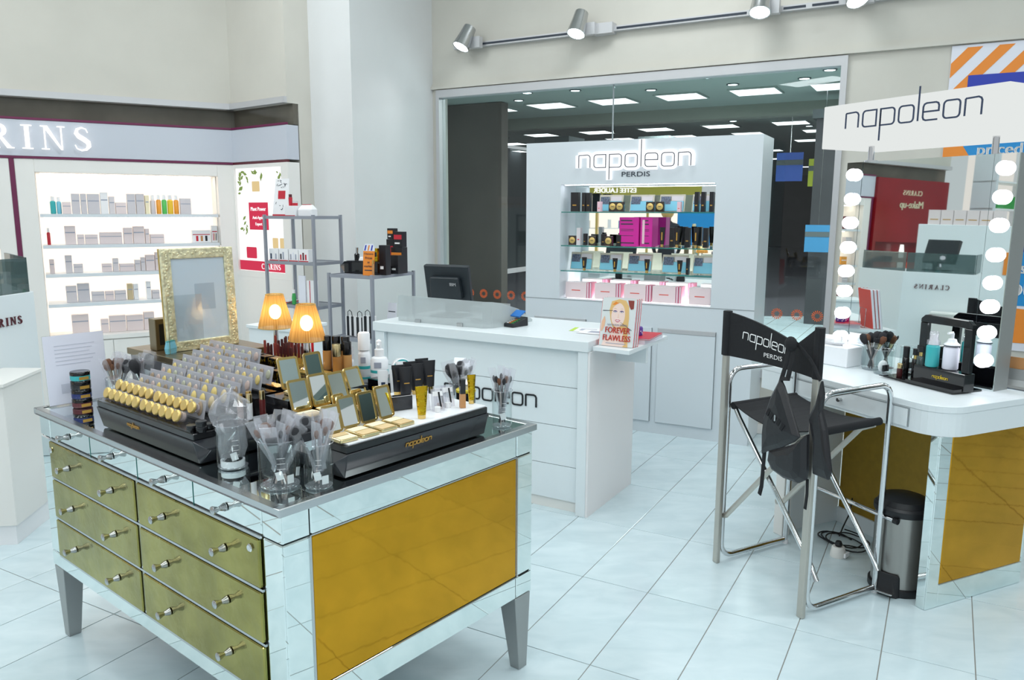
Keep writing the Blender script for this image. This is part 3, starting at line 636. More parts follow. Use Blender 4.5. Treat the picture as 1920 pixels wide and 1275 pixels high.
# ------------------------------------------------------------------ white skincare counter at the left edge
lc = thing('service_counter', 'white serif-lettered service counter with glass screen cut by the left photo edge', 'counter', WORLD, 0, 0, 0)
part(MB().prism([(-3.4, 3.56), (-2.66, 3.56), (-2.58, 4.18), (-3.0, 4.65), (-3.4, 4.35)], 0, 1.158), 'body', 'laminate', lc, bevel=.003)
m = MB(); SM = Matrix.Translation((-2.612, 3.925, 1.0)) @ Matrix.Rotation(math.radians(82.65), 4, 'Z') @ STAND
serif(m, 'CLARINS', .042, SM, gap=.3, z1=.006); part(m, 'lettering', 'maroon2', lc)
part(MB().box(-3.4, -2.67, 3.58, 3.588, 1.1585, 1.341).prism([(-2.663, 3.59), (-2.655, 3.589), (-2.592, 4.158), (-2.600, 4.16)], 1.1585, 1.341), 'glass_screen', 'smoke_glass', lc)
part(MB().prism([(-2.594, 4.168), (-2.604, 4.168), (-3.005, 4.62), (-2.995, 4.625)], 1.1585, 1.341), 'glass_screen', 'smoke_glass', lc)
pd = thing('plinth_block', 'low white plinth in front of the left service counter', 'plinth', WORLD, 0, 0, 0)
part(MB().prism([(-3.4, 3.40), (-2.363, 3.525), (-2.41, 3.9), (-2.60, 3.9), (-2.645, 3.55), (-3.4, 3.55)], .1, .78), 'body', 'laminate_warm', pd, bevel=.003)
part(MB().prism([(-3.4, 3.42), (-2.38, 3.54), (-2.42, 3.89), (-2.60, 3.89), (-2.645, 3.55), (-3.4, 3.55)], 0, .099), 'kick_board', 'white', pd)
part(MB().prism([(-3.42, 3.38), (-2.35, 3.51), (-2.40, 3.9), (-2.60, 3.9), (-2.645, 3.55), (-3.42, 3.55)], .781, .795), 'top', 'laminate_warm', pd)
mn = thing('monitor', 'dark monitor on the left service counter seen in the desk mirror', 'monitor', WORLD, -3.1, 3.95, 1.16, .5)
part(MB().box(-.02, .02, -.17, .17, .08, .32, Matrix.Rotation(-.3, 4, 'Y')), 'screen_case', 'monitor', mn); part(MB().box(-.03, .03, -.03, .03, .01, .12), 'stand', 'monitor', mn); part(MB().box(-.09, .09, -.1, .1, 0, .012), 'foot', 'monitor', mn)
cb = thing('tall_cabinet', 'tall white cabinet with pale boxes on top seen in the desk mirror', 'cabinet', WORLD, -4.4, 3.85, 0)
part(MB().box(-.3, .3, -.6, .42, 0, 1.64), 'carcass', 'laminate', cb, bevel=.004); part(MB().box(.3, .31, -.58, -.44, 1.12, 1.36), 'poster', 'orange', cb)
for q in range(6):
    b = thing('gift_box', 'pale pinkish box in the row on top of the tall cabinet seen in the mirror', 'box', WORLD, -4.2, 3.5+q*.125, 1.641, group='row of pale boxes on the tall cabinet')
    part(MB().box(-.07, .07, -.06, .06, 0, .16), 'carton', 'shelf_box2', b); part(MB().box(.07, .071, -.04, .04, .05, .06), 'print_line', 'text_gold', b)
# ------------------------------------------------------------------ display cabinet
dc = thing('display_cabinet', 'white wall display cabinet with glowing napoleon perdis sign and mirrored niche'.replace('napoleon perdis ', ''), 'display cabinet', DF, 0, 0, 0)
OX0, OX1, OZ0, OZ1 = -1.435, -.295, .945, 1.787
b = MB(); D_ = .37
b.box(-1.72, OX0, 0, D_, .0, 2.093).box(OX1, 0, 0, D_, .0, 2.093).box(OX0, OX1, 0, D_, OZ1, 2.093).box(OX0, OX1, 0, D_, 0, OZ0).box(OX0, OX1, .29, D_, OZ0, OZ1)
part(b, 'carcass', 'cabinet_white', dc)
part(MB().box(OX0, OX1, .28, .289, OZ0, OZ1), 'mirror_back', 'mirror', dc)
part(MB().box(OX0+.02, OX1-.02, .03, .06, OZ1-.004, OZ1-.001).box(OX0+.02, OX1-.02, .10, .27, OZ0+.0005, OZ0+.003), 'light_strip', 'cab_light', dc)
part(MB().box(-1.72, 0, -.002, 0, .938, .942), 'joint_line', 'seam', dc)
for z, lab in ((1.592, 'upper glass shelf'), (1.345, 'middle glass shelf'), (1.158, 'lower glass shelf')):
    s = part(MB().box(OX0+.002, OX1-.002, .015, .275, z-.007, z-.001), 'glass_shelf', 'glass', dc); part(MB().box(OX0+.002, OX1-.002, .012, .0149, z-.008, z), 'polished_edge', 'glass_edge', s)
for x0, x1, z1, h in ((-1.64, -1.21, .80, 1), (-.66, -.245, .775, 1), (-1.18, -.70, .775, 0)):
    d = part(MB().box(x0+.004, x1-.004, -.014, -.001, .09, z1-.03 if h else z1), 'door', 'cabinet_white', dc)
    part(MB().box(x0, x0+.003, -.004, 0, .09, z1).box(x1-.003, x1, -.004, 0, .09, z1).box(x0, x1, -.004, 0, .086, .089), 'gap_line', 'seam', d)
    if h: part(MB().box(x0+.004, x1-.004, -.016, -.001, z1-.028, z1), 'grip_rail', 'frame_alu', d)
m = MB(); logo(m, .83, .021, T3(-.875, -.012, 1.903) @ STAND, 0, .006); part(m, 'glowing_sign', 'sign_glow', dc)
m = MB(); logo(m, .82, .003, T3(-.875, -.020, 1.903) @ STAND, 0, .003); part(m, 'lettering', 'text_dark', dc)
m = MB(); text(m, 'PERDIS', .048, T3(-.86, -.003, 1.838) @ STAND, 0, 1.45); part(m, 'lettering', 'text_dark', dc)
# ------------------------------------------------------------------ cash counter
cc = thing('cash_counter', 'white cash counter with recessed front and black lettering in the middle of the shop', 'counter', CF, 0, 0, 0)
L1 = -1.40
part(MB().box(L1, L1+.07, 0, .62, 0, .886).box(-.055, 0, 0, .62, 0, .886).box(L1+.07, -.055, .3, .6, .09, .886), 'carcass', 'laminate', cc, bevel=.002)
for k, (z0, z1) in enumerate(((.06, .25), (.253, .467), (.47, .682), (.685, .884))):
    part(MB().box(L1+.072, -.057, .028, .045, z0, z1), 'front_panel', 'laminate', cc)
part(MB().box(L1+.07, -.055, .046, .056, .02, .88), 'seam_backing', 'seam', cc)
part(MB().box(L1+.07, -.055, .04, .05, 0, .055), 'kick_board', 'laminate_warm', cc)
part(MB().box(-1.41, .006, -.008, .66, .887, .941), 'counter_top', 'laminate', cc, bevel=.002)
part(MB().box(.0005, .012, .004, .62, 0, .886), 'end_panel', 'laminate_side', cc)
part(MB().prism([(.02, .02), (.225, .0), (.225, .56), (.02, .64)], .895, .915), 'side_ledge', 'laminate', cc); part(MB().box(.03, .2, .3, .33, .80, .894), 'ledge_bracket', 'laminate', cc)
m = MB(); logo(m, .60, .0045, T3(-.61, .027, .552) @ STAND, 0, .004); part(m, 'lettering', 'text_black', cc)
# ------------------------------------------------------------------ mirrored chest
ch = thing('mirrored_chest', 'mirrored chest of drawers with gold glass fronts in the foreground', 'chest of drawers', HF, 0, 0, 0)
TZ = .887; XL, YL = .985, 1.50
part(MB().box(.012, XL-.012, .012, YL-.012, .285, .855), 'carcass', 'seam', ch)
part(MB().box(-.012, XL+.012, -.012, .012, .864, TZ).box(-.012, XL+.012, YL-.012, YL+.012, .864, TZ).box(-.012, .012, .012, YL-.012, .864, TZ).box(XL-.012, XL+.012, .012, YL-.012, .864, TZ), 'top_rim', 'trim_silver', ch, bevel=.002)
part(MB().box(.012, XL-.012, .012, YL-.012, .856, TZ-.002), 'top_glass', 'mirror', ch)
g = .0015
# gold end (local y = 0)
def ep(n, x0, x1, z0, z1, m, y0=.0, bv=.003): part(MB().box(x0+g, x1-g, y0, .011, z0+g, z1-g), n, m, ch, bevel=bv)
for x0, x1, z0, z1 in ((0, .083, .787, .864), (.083, .902, .787, .864), (.902, XL, .787, .864), (0, .083, .365, .787), (.902, XL, .365, .787), (0, .083, .285, .365), (.083, .902, .285, .365), (.902, XL, .285, .365)):
    ep('mirror_panel', x0, x1, z0, z1, 'mirror')
ep('gold_panel', .083, .902, .365, .787, 'gold_mirror', -.001, .004)
part(MB().box(.078, .083, -.003, .0, .362, .79).box(.902, .907, -.003, .0, .362, .79).box(.078, .907, -.003, 0, .787, .79).box(.078, .907, -.003, 0, .362, .365), 'bead_trim', 'trim_silver', ch)
# right-hand far side (local x = XL)
part(MB().box(XL-.011, XL, g, YL-g, .285, .864), 'side_mirror', 'mirror', ch)
# drawer side (local x = 0)
def sp(n, y0, y1, z0, z1, m, x0=0., par=ch, bv=.003): return part(MB().box(x0, .011, y0+g, y1-g, z0+g, z1-g), n, m, par, bevel=bv)
for y0, y1, z0, z1 in ((0, .086, .787, .864), (1.41, YL, .787, .864), (0, .086, .345, .787), (1.41, YL, .345, .787), (0, .086, .285, .345), (.086, 1.41, .285, .345), (1.41, YL, .285, .345)):
    sp('mirror_panel', y0, y1, z0, z1, 'mirror')
part(MB().box(-.004, .011, .744, .758, .345, .787), 'mid_rail', 'trim_silver', ch)
for z in (.787, .644, .494, .345): part(MB().box(-.006, .0, .086, 1.41, z-.0035, z+.0035), 'bead_trim', 'trim_silver', ch)
kn = [(.004, 0), (.0115, .001), (.0115, .004), (.006, .018), (.006, .021), (.0115, .035), (.0115, .038), (.009, .040), (.0001, .041)]
def knob(y, z, par, x=-.001):
    part(MB().lathe([(r, h) for r, h in kn], 16, Mx=T3(x, y, z) @ Matrix.Rotation(-PI/2, 4, 'Y')), 'knob', 'steel', par, smooth=True)
for y0, y1, yc in ((.086, .418, .25), (.418, .749, .58), (.749, 1.079, .915), (1.079, 1.41, 1.245)):
    d = sp('mirrored_drawer', y0, y1, .79, .864, 'mirror'); knob(yc, .826, d)
mat('cut_edge', '1E6F6A', .2)
for y in (.418, .749, 1.079): part(MB().box(-.0008, .002, y-.0012, y+.0012, .79, .862), 'cut_edge', 'cut_edge', ch)
for r_, (z0, z1) in enumerate(((.648, .783), (.498, .640), (.349, .490))):
    for y0, y1, ys in ((.09, .742, (.25, .58)), (.76, 1.406, (.915, 1.245))):
        d = sp('gold_drawer', y0, y1, z0, z1, 'gold_drawer', -.010)
        for y in ys: knob(y, (z0+z1)/2, d, -.011)
        if r_ == 0:
            yk = .125 if y0 < .5 else 1.385
            part(MB().lathe([(.010, 0), (.011, .003), (.008, .006), (.004, .006)], 16, Mx=T3(-.0102, yk, .752) @ Matrix.Rotation(-PI/2, 4, 'Y')), 'lock', 'chrome', d)
def leg(x0, x1, y0, y1, bx0, bx1, by0, by1):
    part(MB().loft([[(bx0, by0, 0), (bx1, by0, 0), (bx1, by1, 0), (bx0, by1, 0)], [(x0, y0, .284), (x1, y0, .284), (x1, y1, .284), (x0, y1, .284)]]), 'leg', 'leg_metal', ch, bevel=.002)
leg(.90, XL-.002, .002, .078, .934, .976, .01, .052)
leg(.002, .075, 1.42, YL-.004, .012, .056, 1.45, YL-.012)
leg(.002, .078, .002, .078, .012, .056, .01, .052)
leg(.90, XL-.002, 1.42, YL-.004, .93, .976, 1.45, YL-.012)
# ------------------------------------------------------------------ black risers
def riser(name, label, F, cx, cy, rot, L, D, h, tw=None):
    t = thing(name, label, 'display riser', F, cx, cy, TZ, rot)
    a = L/2
    rings = []
    for x, z0, z1, dy in ((-a-.025, .045, .052, .02), (-a+.005, .002, h-.02, 0), (a-.005, .002, h-.02, 0), (a+.025, .045, .052, .02)):
        rings.append([(x, dy+.018, z0), (x, D-dy, z0), (x, D-dy, z1), (x, dy, z1)])
    part(MB().loft(rings), 'body', 'grey_gloss', t, bevel=.002)
    part(MB().box(-a+.004, a-.004, .004, D-.004, h-.0195, h), 'top_tray', 'black_gloss', t, bevel=.002)
    return t
RA = riser('display_riser', 'long black display riser holding gold-lidded pots and blister cards at left on the chest', HF, .022, .752, -PI/2, .62, .43, .092)
m = MB(); logo(m, .075, .0009, T3(-.06, .0060, .045) @ Matrix.Rotation(math.atan2(.018, .07), 4, 'X') @ STAND); part(m, 'lettering', 'text_gold', RA)
RB = riser('display_riser', 'black display riser with gold lettering holding gold compacts at right on the chest', HF, .505, .022, 0, .57, .375, .092)
m = MB(); logo(m, .1, .0012, T3(-.02, .0062, .043) @ Matrix.Rotation(math.atan2(.018, .07), 4, 'X') @ STAND); part(m, 'lettering', 'text_gold', RB)
for o in (RA, RB): pass
part(MB().box(-.27, .28, .01, .37, .0925, .096), 'white_inlay', 'white_gloss', RB)
part(MB().box(-.28, .01, .17, .26, .0965, .135).box(-.28, .01, .2605, .37, .0965, .175), 'stepped_tray', 'black_gloss', RB)
part(MB().box(-.29, .29, .005, .05, .0925, .098), 'lid_tray', 'acrylic', RA)
st_ = MB()
for k in range(9): st_.box(-.30, .26 if k < 7 else .05, .075+k*.0385, .112+k*.0385, .0925, .100+k*.011)
part(st_, 'stepped_tray', 'acrylic', RA)
# centre stand
RC = thing('display_riser', 'black stepped display stand behind the lamps carrying lipsticks and butterfly boxes', 'display riser', HF, 0, 0, TZ)
part(MB().prism([(.465, .66), (.62, .60), (.80, .66), (.80, 1.08), (.50, 1.08), (.465, 1.05)], .001, .10), 'body', 'black_gloss', RC, bevel=.002)
part(MB().box(.467, .595, .67, .92, .1005, .118).box(.505, .595, .76, 1.05, .1185, .14).box(.60, .80, .67, 1.08, .1005, .1175), 'step', 'black_gloss', RC)
RD = thing('display_riser', 'low black tray at the back of the chest under the white bottles', 'display riser', HF, 0, 0, TZ)
part(MB().box(.815, .975, .44, 1.08, .001, .05), 'tray', 'black_gloss', RD, bevel=.002); part(MB().box(.83, .96, .45, .66, .0505, .088), 'step', 'black_gloss', RD)
# ------------------------------------------------------------------ gold-lidded pots
pot0 = None
for r_, (x, z, n0, y0, y1) in enumerate(((.052, .098, 12, 1.03, .59), (.092, .118, 12, 1.03, .575))):
    for k in range(12):
        y = y0+(y1-y0)*k/11-(.012 if k > 5 else 0)
        lab = f'gold-lidded eyeshadow pot, {ORD[k]} from the left in the {"front" if r_ == 0 else "rear"} row on the black riser'
        if pot0 is None:
            pot0 = thing('eyeshadow_pot', lab, 'eyeshadow pot', HF, 0, 0, 0, group='gold-lidded eyeshadow pots')
            R = T3(0, 0, .0185) @ Matrix.Rotation(-PI/2+.35, 4, 'Y')
            part(MB().lathe([(.0175, 0), (.018, .001), (.018, .006), (.016, .0085), (.001, .009)], 18, Mx=R), 'lid', 'lid_gold', pot0, smooth=True)
            part(MB().lathe([(.014, -.022), (.0165, -.019), (.0165, -.0005)], 18, Mx=R), 'jar', 'film', pot0, smooth=True)
            part(MB().lathe([(.012, -.02), (.0135, -.018), (.0135, -.008)], 14, Mx=R), 'powder', 'oval_pink', pot0)
            put(pot0, HF, x, y, TZ+z)
        else: dup(pot0, HF, x, y, TZ+z, 0, lab)
# blister cards
rb = random.Random(11)
def card(label, x, y, z, w, h, ov, n, rot=0, big=1.0):
    t = thing('blister_card', label, 'blister card', HF, x, y, z, -PI/2+rot, group='clear blister cards of eyeshadow')
    R = Matrix.Rotation(-.22, 4, 'X')
    part(MB().box(-w/2, w/2, -.0012, .0012, 0, h, R), 'sleeve', 'pouch', t)
    part(MB().box(-w/2+.002, w/2-.002, .0014, .0018, .003, h-.004, R), 'backing', 'film', t)
    for q in range(n):
        cx = -w/2+w*(q+.5)/n
        part(MB().lathe([(.0105*big, 0), (.011*big, .001), (.009*big, .0045), (.001, .006)], 14, Mx=R @ T3(cx, -.0014, h*.52) @ STAND @ Matrix.Diagonal((1, 1.45, 1, 1))), 'pan', ov[(q) % len(ov)], t, smooth=True)
    part(MB().box(-w/2, w/2, -.002, .0022, h-.004, h, R), 'sealed_edge', 'film', t)
    return t
ovs = ['oval_grey', 'tan_oval', 'oval_brown', 'oval_pink', 'oval_gold', 'oval_green']
for k in range(9):
    x = .105+k*.0385; z = TZ+.1+k*.011+.001
    ys = [.94, .775, .61] if k < 7 else [.965, .80]
    for q, y in enumerate(ys):
        big = 1.0; n = 4; ov = [ovs[(k+q+i*(1+q)) % 6] for i in range(4)]
        if q == 2 and k < 3: ov = ['oval_gold', 'oval_gold', 'oval_brown' if k == 0 else 'tan_oval']; n = 3; big = 1.35
        pos = ['left', 'middle', 'right'][q] if k < 7 else ['left', 'right'][q]
        card(f'clear blister card of eyeshadows, {pos} card of the {ORD[k]} row from the front', x, y, z+rb.uniform(0, .002), .158, .056, ov, n, rb.uniform(-.03, .03), big)
# black pots on the riser corner
for k, (x, y, z) in enumerate(((.045, .487, .093), (.055, .453, .093), (.055, .453, .109), (.085, .468, .093))):
    t = thing('black_pot', ['flat black pot at the front right corner of the left riser', 'lower black pot of the stack at the right end of the left riser', 'upper black pot of the stack at the right end of the left riser', 'black pot behind the stack at the right end of the left riser'][k], 'pot', HF, x, y, TZ+z, group='small black pots')
    part(MB().lathe([(.0145, 0), (.0148, .008)], 18), 'jar', 'black_gloss', t, smooth=True); part(MB().lathe([(.0152, .0085), (.0152, .0145), (.014, .0155)], 18), 'lid', 'black_satin', t, smooth=True)
# lip glosses beside the cards
for k, (x, y, m, c, lab) in enumerate(((.20, .49, 'oval_pink', 'gold', 'pinkish lip gloss tube standing right of the blister cards'), (.215, .465, 'white', 'gold_pale', 'white lettered tube with pale gold cap right of the blister cards'), (.265, .475, 'lip1', 'gold_pale', 'dark red lip gloss with pale cap beside the white lettered tube'), (.235, .50, 'oval_grey', 'gold', 'greyish lip gloss tube behind the pinkish one'))):
    t = thing('lip_gloss', lab, 'lip gloss', HF, x, y, TZ+.0005 if y < .43 else TZ+.093)
    part(MB().lathe([(.0085, 0), (.009, .004), (.009, .05)], 14), 'tube', m, t, smooth=True); part(MB().lathe([(.0085, .0505), (.0085, .075), (.008, .077)], 14), 'cap', c, t, smooth=True)
    if k == 1: mm = MB(); text(mm, 'toule', .016, T3(-.0095, 0, .025) @ Matrix.Rotation(-PI/2, 4, 'Z') @ STAND @ Matrix.Rotation(PI/2, 4, 'Z')); part(mm, 'lettering', 'text_black', t)
glassmat('sleeve', (.97, .97, .985, 1), .05, haze=.17, hcol=(.88, .88, .93, 1), rough=.06)
# ------------------------------------------------------------------ beakers and brushes
def beaker(label, F, x, y, z, r, h, grads=True, stick=3, spout=True):
    t = thing('glass_beaker', label, 'beaker', F, x, y, z, random.uniform(-.3, .3))
    part(MB().shell([(.001, .001), (r*.9, .001), (r*.985, .006), (r, .014), (r, h-.004), (r*1.05, h)], 28), 'glass', 'beaker', t, smooth=True)
    ring = [(r*1.05*math.cos(2*PI*i/28), r*1.05*math.sin(2*PI*i/28), h) for i in range(28)]
    part(MB().tube(ring, .0013, 6, closed=True), 'rim', 'film', t, smooth=True)
    part(MB().lathe([(r*.9, .0015), (r*.93, .004)], 24), 'thick_base', 'film', t)
    if grads:
        m = MB()
        for q in range(4):
            zz = h*(.35+.11*q)
            for j in range(4):
                a = -PI/2-.55+j*.09; m.box(-.0022*r/.05*1.0-.0005, .0022*r/.05+.0005, 0, .0003, 0, .0008, T3(r*1.005*math.cos(a), r*1.005*math.sin(a), zz) @ Matrix.Rotation(a+PI/2, 4, 'Z'))
        part(m, 'graduation_marks', 'text_white', t)
    for q in range(stick):
        a = -PI/2-.5+q*.55
        part(MB().box(-.009, .009, -.0006, .0006, -.011, .011, T3(r*.93*math.cos(a), r*.93*math.sin(a), h*(.22+.1*((q+1) % 2))) @ Matrix.Rotation(a+PI/2, 4, 'Z') @ Matrix.Rotation((q-1)*.25, 4, 'Y')), 'sticker', 'white', t)
    return t
PROTO = {}
def brush_proto(kind, sleeve):
    t = thing('makeup_brush', 'proto', 'makeup brush', WORLD, 0, 0, -5)
    if kind == 'powder':
        part(MB().lathe([(.002, 0), (.0045, .02), (.0055, .08), (.006, .098)], 10), 'handle', 'handle_dark', t, smooth=True)
        part(MB().lathe([(.0062, .0985), (.009, .125)], 12), 'ferrule', 'steel', t, smooth=True)
        part(MB().lathe([(.0085, .1255), (.016, .142), (.018, .158), (.013, .172), (.003, .178)], 12), 'bristles', 'bristle', t, smooth=True)
    elif kind == 'brown':
        part(MB().lathe([(.002, 0), (.0045, .02), (.005, .08), (.0055, .098)], 10), 'handle', 'handle_clear', t, smooth=True)
        part(MB().lathe([(.006, .0985), (.008, .125)], 12), 'ferrule', 'gold_pale', t, smooth=True)
        part(MB().lathe([(.008, .1255), (.014, .142), (.015, .155), (.009, .165)], 12), 'bristles', 'bristle_brown', t, smooth=True)
    elif kind == 'flat':
        part(MB().lathe([(.002, 0), (.004, .02), (.0055, .08), (.006, .1)], 10), 'handle', 'handle_dark', t, smooth=True)
        part(MB().loft([[(-.007, -.004, .1005), (.007, -.004, .1005), (.007, .004, .1005), (-.007, .004, .1005)], [(-.013, -.004, .128), (.013, -.004, .128), (.013, .004, .128), (-.013, .004, .128)]]), 'ferrule', 'steel', t)
        part(MB().loft([[(-.0125, -.0035, .1285), (.0125, -.0035, .1285), (.0125, .0035, .1285), (-.0125, .0035, .1285)], [(-.0145, -.0025, .150), (.0145, -.0025, .150), (.0145, .0025, .150), (-.0145, .0025, .150)]]), 'bristles', 'bristle', t)
    elif kind == 'eye':
        part(MB().lathe([(.0015, 0), (.0028, .02), (.0035, .09), (.003, .115)], 8), 'handle', 'handle_clear', t, smooth=True)
        part(MB().lathe([(.0032, .1155), (.0036, .138)], 10), 'ferrule', 'steel', t, smooth=True)
        part(MB().lathe([(.0036, .1385), (.0065, .148), (.0055, .158), (.001, .163)], 10), 'bristles', 'bristle_brown', t, smooth=True)
    elif kind == 'eyedark':
        part(MB().lathe([(.0015, 0), (.0028, .02), (.0038, .09), (.003, .112)], 8), 'handle', 'handle_dark', t, smooth=True)
        part(MB().lathe([(.0032, .1125), (.0036, .138)], 10), 'ferrule', 'steel', t, smooth=True)
        part(MB().lathe([(.0036, .1385), (.006, .147), (.005, .156), (.001, .162)], 10), 'bristles', 'bristle', t, smooth=True)
    if sleeve:
        w = {'powder': .021, 'brown': .018, 'flat': .018, 'eye': .011, 'eyedark': .011}[kind]
        top = .19
        b_ = .006 if kind[:3] == 'eye' else (.0185 if kind == 'powder' else .0155 if kind == 'brown' else .006)
        part(MB().loft([[(-w*.8, -.0045, .03), (w*.8, -.0045, .03), (w*.8, .0045, .03), (-w*.8, .0045, .03)], [(-w*.97, -.0065, .12), (w*.97, -.0065, .12), (w*.97, .0065, .12), (-w*.97, .0065, .12)],
                        [(-w*1.04, -b_, .155), (w*1.04, -b_, .155), (w*1.04, b_, .155), (-w*1.04, b_, .155)], [(-w*1.1, -.0008, top), (w*1.08, -.0008, top-.004), (w*1.08, .0008, top-.004), (-w*1.1, .0008, top)]]), 'plastic_sleeve', 'sleeve', t)
    return t
def brushes(F, x, y, z, r, spec, where, kx=1.0, seed=0):
    rg = random.Random(seed)
    n = len(spec); cnt = {}
    for k, (kind, sl) in enumerate(spec):
        key = (kind, sl)
        az = k*2.4+rg.uniform(-.2, .2); rt = r*(.35+.95*math.sqrt((k+.5)/n))*min(kx, 1.25); foot = .35*r; tilt = math.atan((rt+foot)/.17)
        word = {'powder': 'round black', 'brown': 'round brown', 'flat': 'flat black', 'eye': 'thin brown-tipped', 'eyedark': 'thin black-tipped'}[kind]
        cnt[word] = cnt.get(word, 0)+1
        lab = f'{word} makeup brush{", sleeved," if sl else ""} in {where}'
        if key not in PROTO:
            o = PROTO[key] = brush_proto(kind, sl); o['label'] = lab
        else: o = dup(PROTO[key], F, 0, 0, 0, 0, lab)
        o['group'] = f'brushes in {where}'
        # foot of the brush rests on the opposite wall of the beaker
        px, py = -foot*math.cos(az), -foot*math.sin(az)
        wx, wy, _ = F.pt(x+px, y+py); o.location = (wx, wy, z+.004+rg.uniform(0, .012))
        o.rotation_mode = 'XYZ'
        R = Matrix.Rotation(F.a+az, 4, 'Z') @ Matrix.Rotation(tilt, 4, 'Y') @ Matrix.Rotation(rg.uniform(-.6, .6)-az-F.a, 4, 'Z')
        o.rotation_euler = R.to_euler('XYZ')
B2 = (.092, .135)
beaker('largest glass beaker of sleeved brushes at the front corner of the chest', HF, B2[0], B2[1], TZ, .054, .128)
brushes(HF, B2[0], B2[1], TZ, .05, [('flat', 1), ('brown', 1), ('eye', 1), ('powder', 1), ('eye', 1), ('flat', 1), ('eye', 1), ('eyedark', 1), ('brown', 1), ('eye', 1), ('powder', 1), ('eye', 1), ('flat', 1), ('eye', 1)], 'the largest front beaker', 1.5, 1)
B3 = (.152, .052)
beaker('narrow glass beaker of sleeved brushes right of the largest one', HF, B3[0], B3[1], TZ, .038, .118, stick=2)
brushes(HF, B3[0], B3[1], TZ, .036, [('eye', 1), ('powder', 1), ('eye', 1), ('eye', 1), ('flat', 0), ('eye', 1), ('eyedark', 1), ('eye', 1), ('brown', 1)], 'the narrow beaker beside the right riser', 1.2, 2)
B1 = (.094, .365)
beaker('glass beaker holding a crumpled plastic bag, right of the left riser', HF, B1[0], B1[1], TZ, .044, .125, stick=1)
t = thing('plastic_bag', 'crumpled clear plastic bag bulging out of the left front beaker', 'plastic bag', HF, B1[0], B1[1], TZ+.03)
rg = random.Random(4); m = MB(); rings = []
for k, (r_, z) in enumerate(((.03, 0), (.036, .03), (.034, .06), (.038, .09), (.05, .11), (.055, .13), (.045, .15), (.035, .165), (.012, .18))):
    rings.append([(r_*(1+rg.uniform(-.28, .28))*math.cos(2*PI*i/16), r_*(1+rg.uniform(-.28, .28))*math.sin(2*PI*i/16), z+rg.uniform(-.006, .006)) for i in range(16)])
part(m.loft(rings), 'film', 'sleeve', t); part(MB().tube([(0, 0, .178), (.012, .005, .195), (.02, .0, .19)], .004, 6), 'twisted_neck', 'film', t)
t = thing('cosmetic_pot', 'white cosmetic pot with dark lid at the bottom of the left front beaker', 'pot', HF, B1[0], B1[1], TZ+.003)
part(MB().lathe([(.032, 0), (.033, .005), (.033, .018)], 20), 'jar', 'white_gloss', t, smooth=True); part(MB().lathe([(.027, .0185), (.027, .03)], 20), 'lid', 'black_satin', t, smooth=True)
B4 = (.90, .062)
beaker('glass beaker of thin dark brushes at the right end of the chest', HF, B4[0], B4[1], TZ, .033, .122, stick=1)
brushes(HF, B4[0], B4[1], TZ, .031, [('eyedark', 1), ('eyedark', 0), ('eye', 1), ('eyedark', 1), ('eye', 0), ('eyedark', 1), ('eyedark', 1), ('eyedark', 0), ('eye', 1)], 'the beaker at the right end of the chest', 1.0, 3)
B5 = (.94, .285)
beaker('glass beaker of sleeved black brushes behind the yellow-lidded pot', HF, B5[0], B5[1], TZ, .038, .11, stick=0)
brushes(HF, B5[0], B5[1], TZ, .036, [('eyedark', 1), ('powder', 0), ('eyedark', 1), ('powder', 1), ('eyedark', 1), ('eyedark', 1), ('powder', 1), ('eyedark', 1), ('flat', 1)], 'the beaker behind the right riser', 1.25, 4)
B6 = (.195, 1.30)
beaker('glass beaker of brown brushes at the left end of the chest', HF, B6[0], B6[1], TZ, .036, .105, stick=0)
brushes(HF, B6[0], B6[1], TZ, .034, [('brown', 1), ('brown', 0), ('eye', 1), ('brown', 1), ('eye', 1), ('powder', 1), ('brown', 0), ('eye', 0)], 'the beaker at the left end of the chest', 1.3, 5)
B7 = (.27, 1.24)
beaker('glass beaker of plastic-wrapped brushes behind the brown brushes', HF, B7[0], B7[1], TZ, .034, .10, stick=0)
brushes(HF, B7[0], B7[1], TZ, .032, [('powder', 1), ('powder', 1), ('flat', 1), ('brown', 1), ('powder', 0)], 'the beaker left of the picture frame pedestal', 1.3, 6)
# stacked dark pots at far left
for k, (z, m) in enumerate(((0, 'maroon2'), (.033, 'navy'), (.066, 'black_satin'), (.099, 'teal'))):
    t = thing('stacked_pot', ['lowest dark red pot of the stack at the left chest corner', 'second pot, dark blue, of the stack at the left chest corner', 'third pot, black, of the stack at the left chest corner', 'teal pot on top of the stack at the left chest corner'][k], 'pot', HF, .11, 1.395, TZ+z+.0005, group='stack of dark pots')
    part(MB().lathe([(.031, 0), (.033, .003), (.033, .018)], 24), 'jar', m, t, smooth=True); part(MB().lathe([(.0335, .0185), (.0335, .029), (.031, .032)], 24), 'lid', 'black_gloss', t, smooth=True)
    part(MB().box(-.016, .016, -.0335, -.0325, .004, .015), 'sticker', 'text_gold', t)
# paper notice
t = thing('paper_notice', 'pale printed paper notice standing in a holder at the left chest end', 'sign', HF, .135, 1.475, TZ, .0)
R = Matrix.Rotation(-.06, 4, 'X')
part(MB().box(-.105, .105, -.001, .001, .002, .255, R), 'sheet', 'paper_lilac', t); part(MB().box(-.107, .107, .0012, .003, .0, .257, R).box(-.107, .107, -.02, .03, 0, .002), 'acrylic_holder', 'acrylic', t)
m = MB()
for q in range(6): m.box(-.07, .07-.01*(q % 3), -.0016, -.0011, .215-q*.014, .218-q*.014, R)
part(m, 'print_lines', 'faint', t); part(MB().box(-.06, -.02, -.0016, -.0011, .04, .075, R), 'logo_print', 'faint', t)
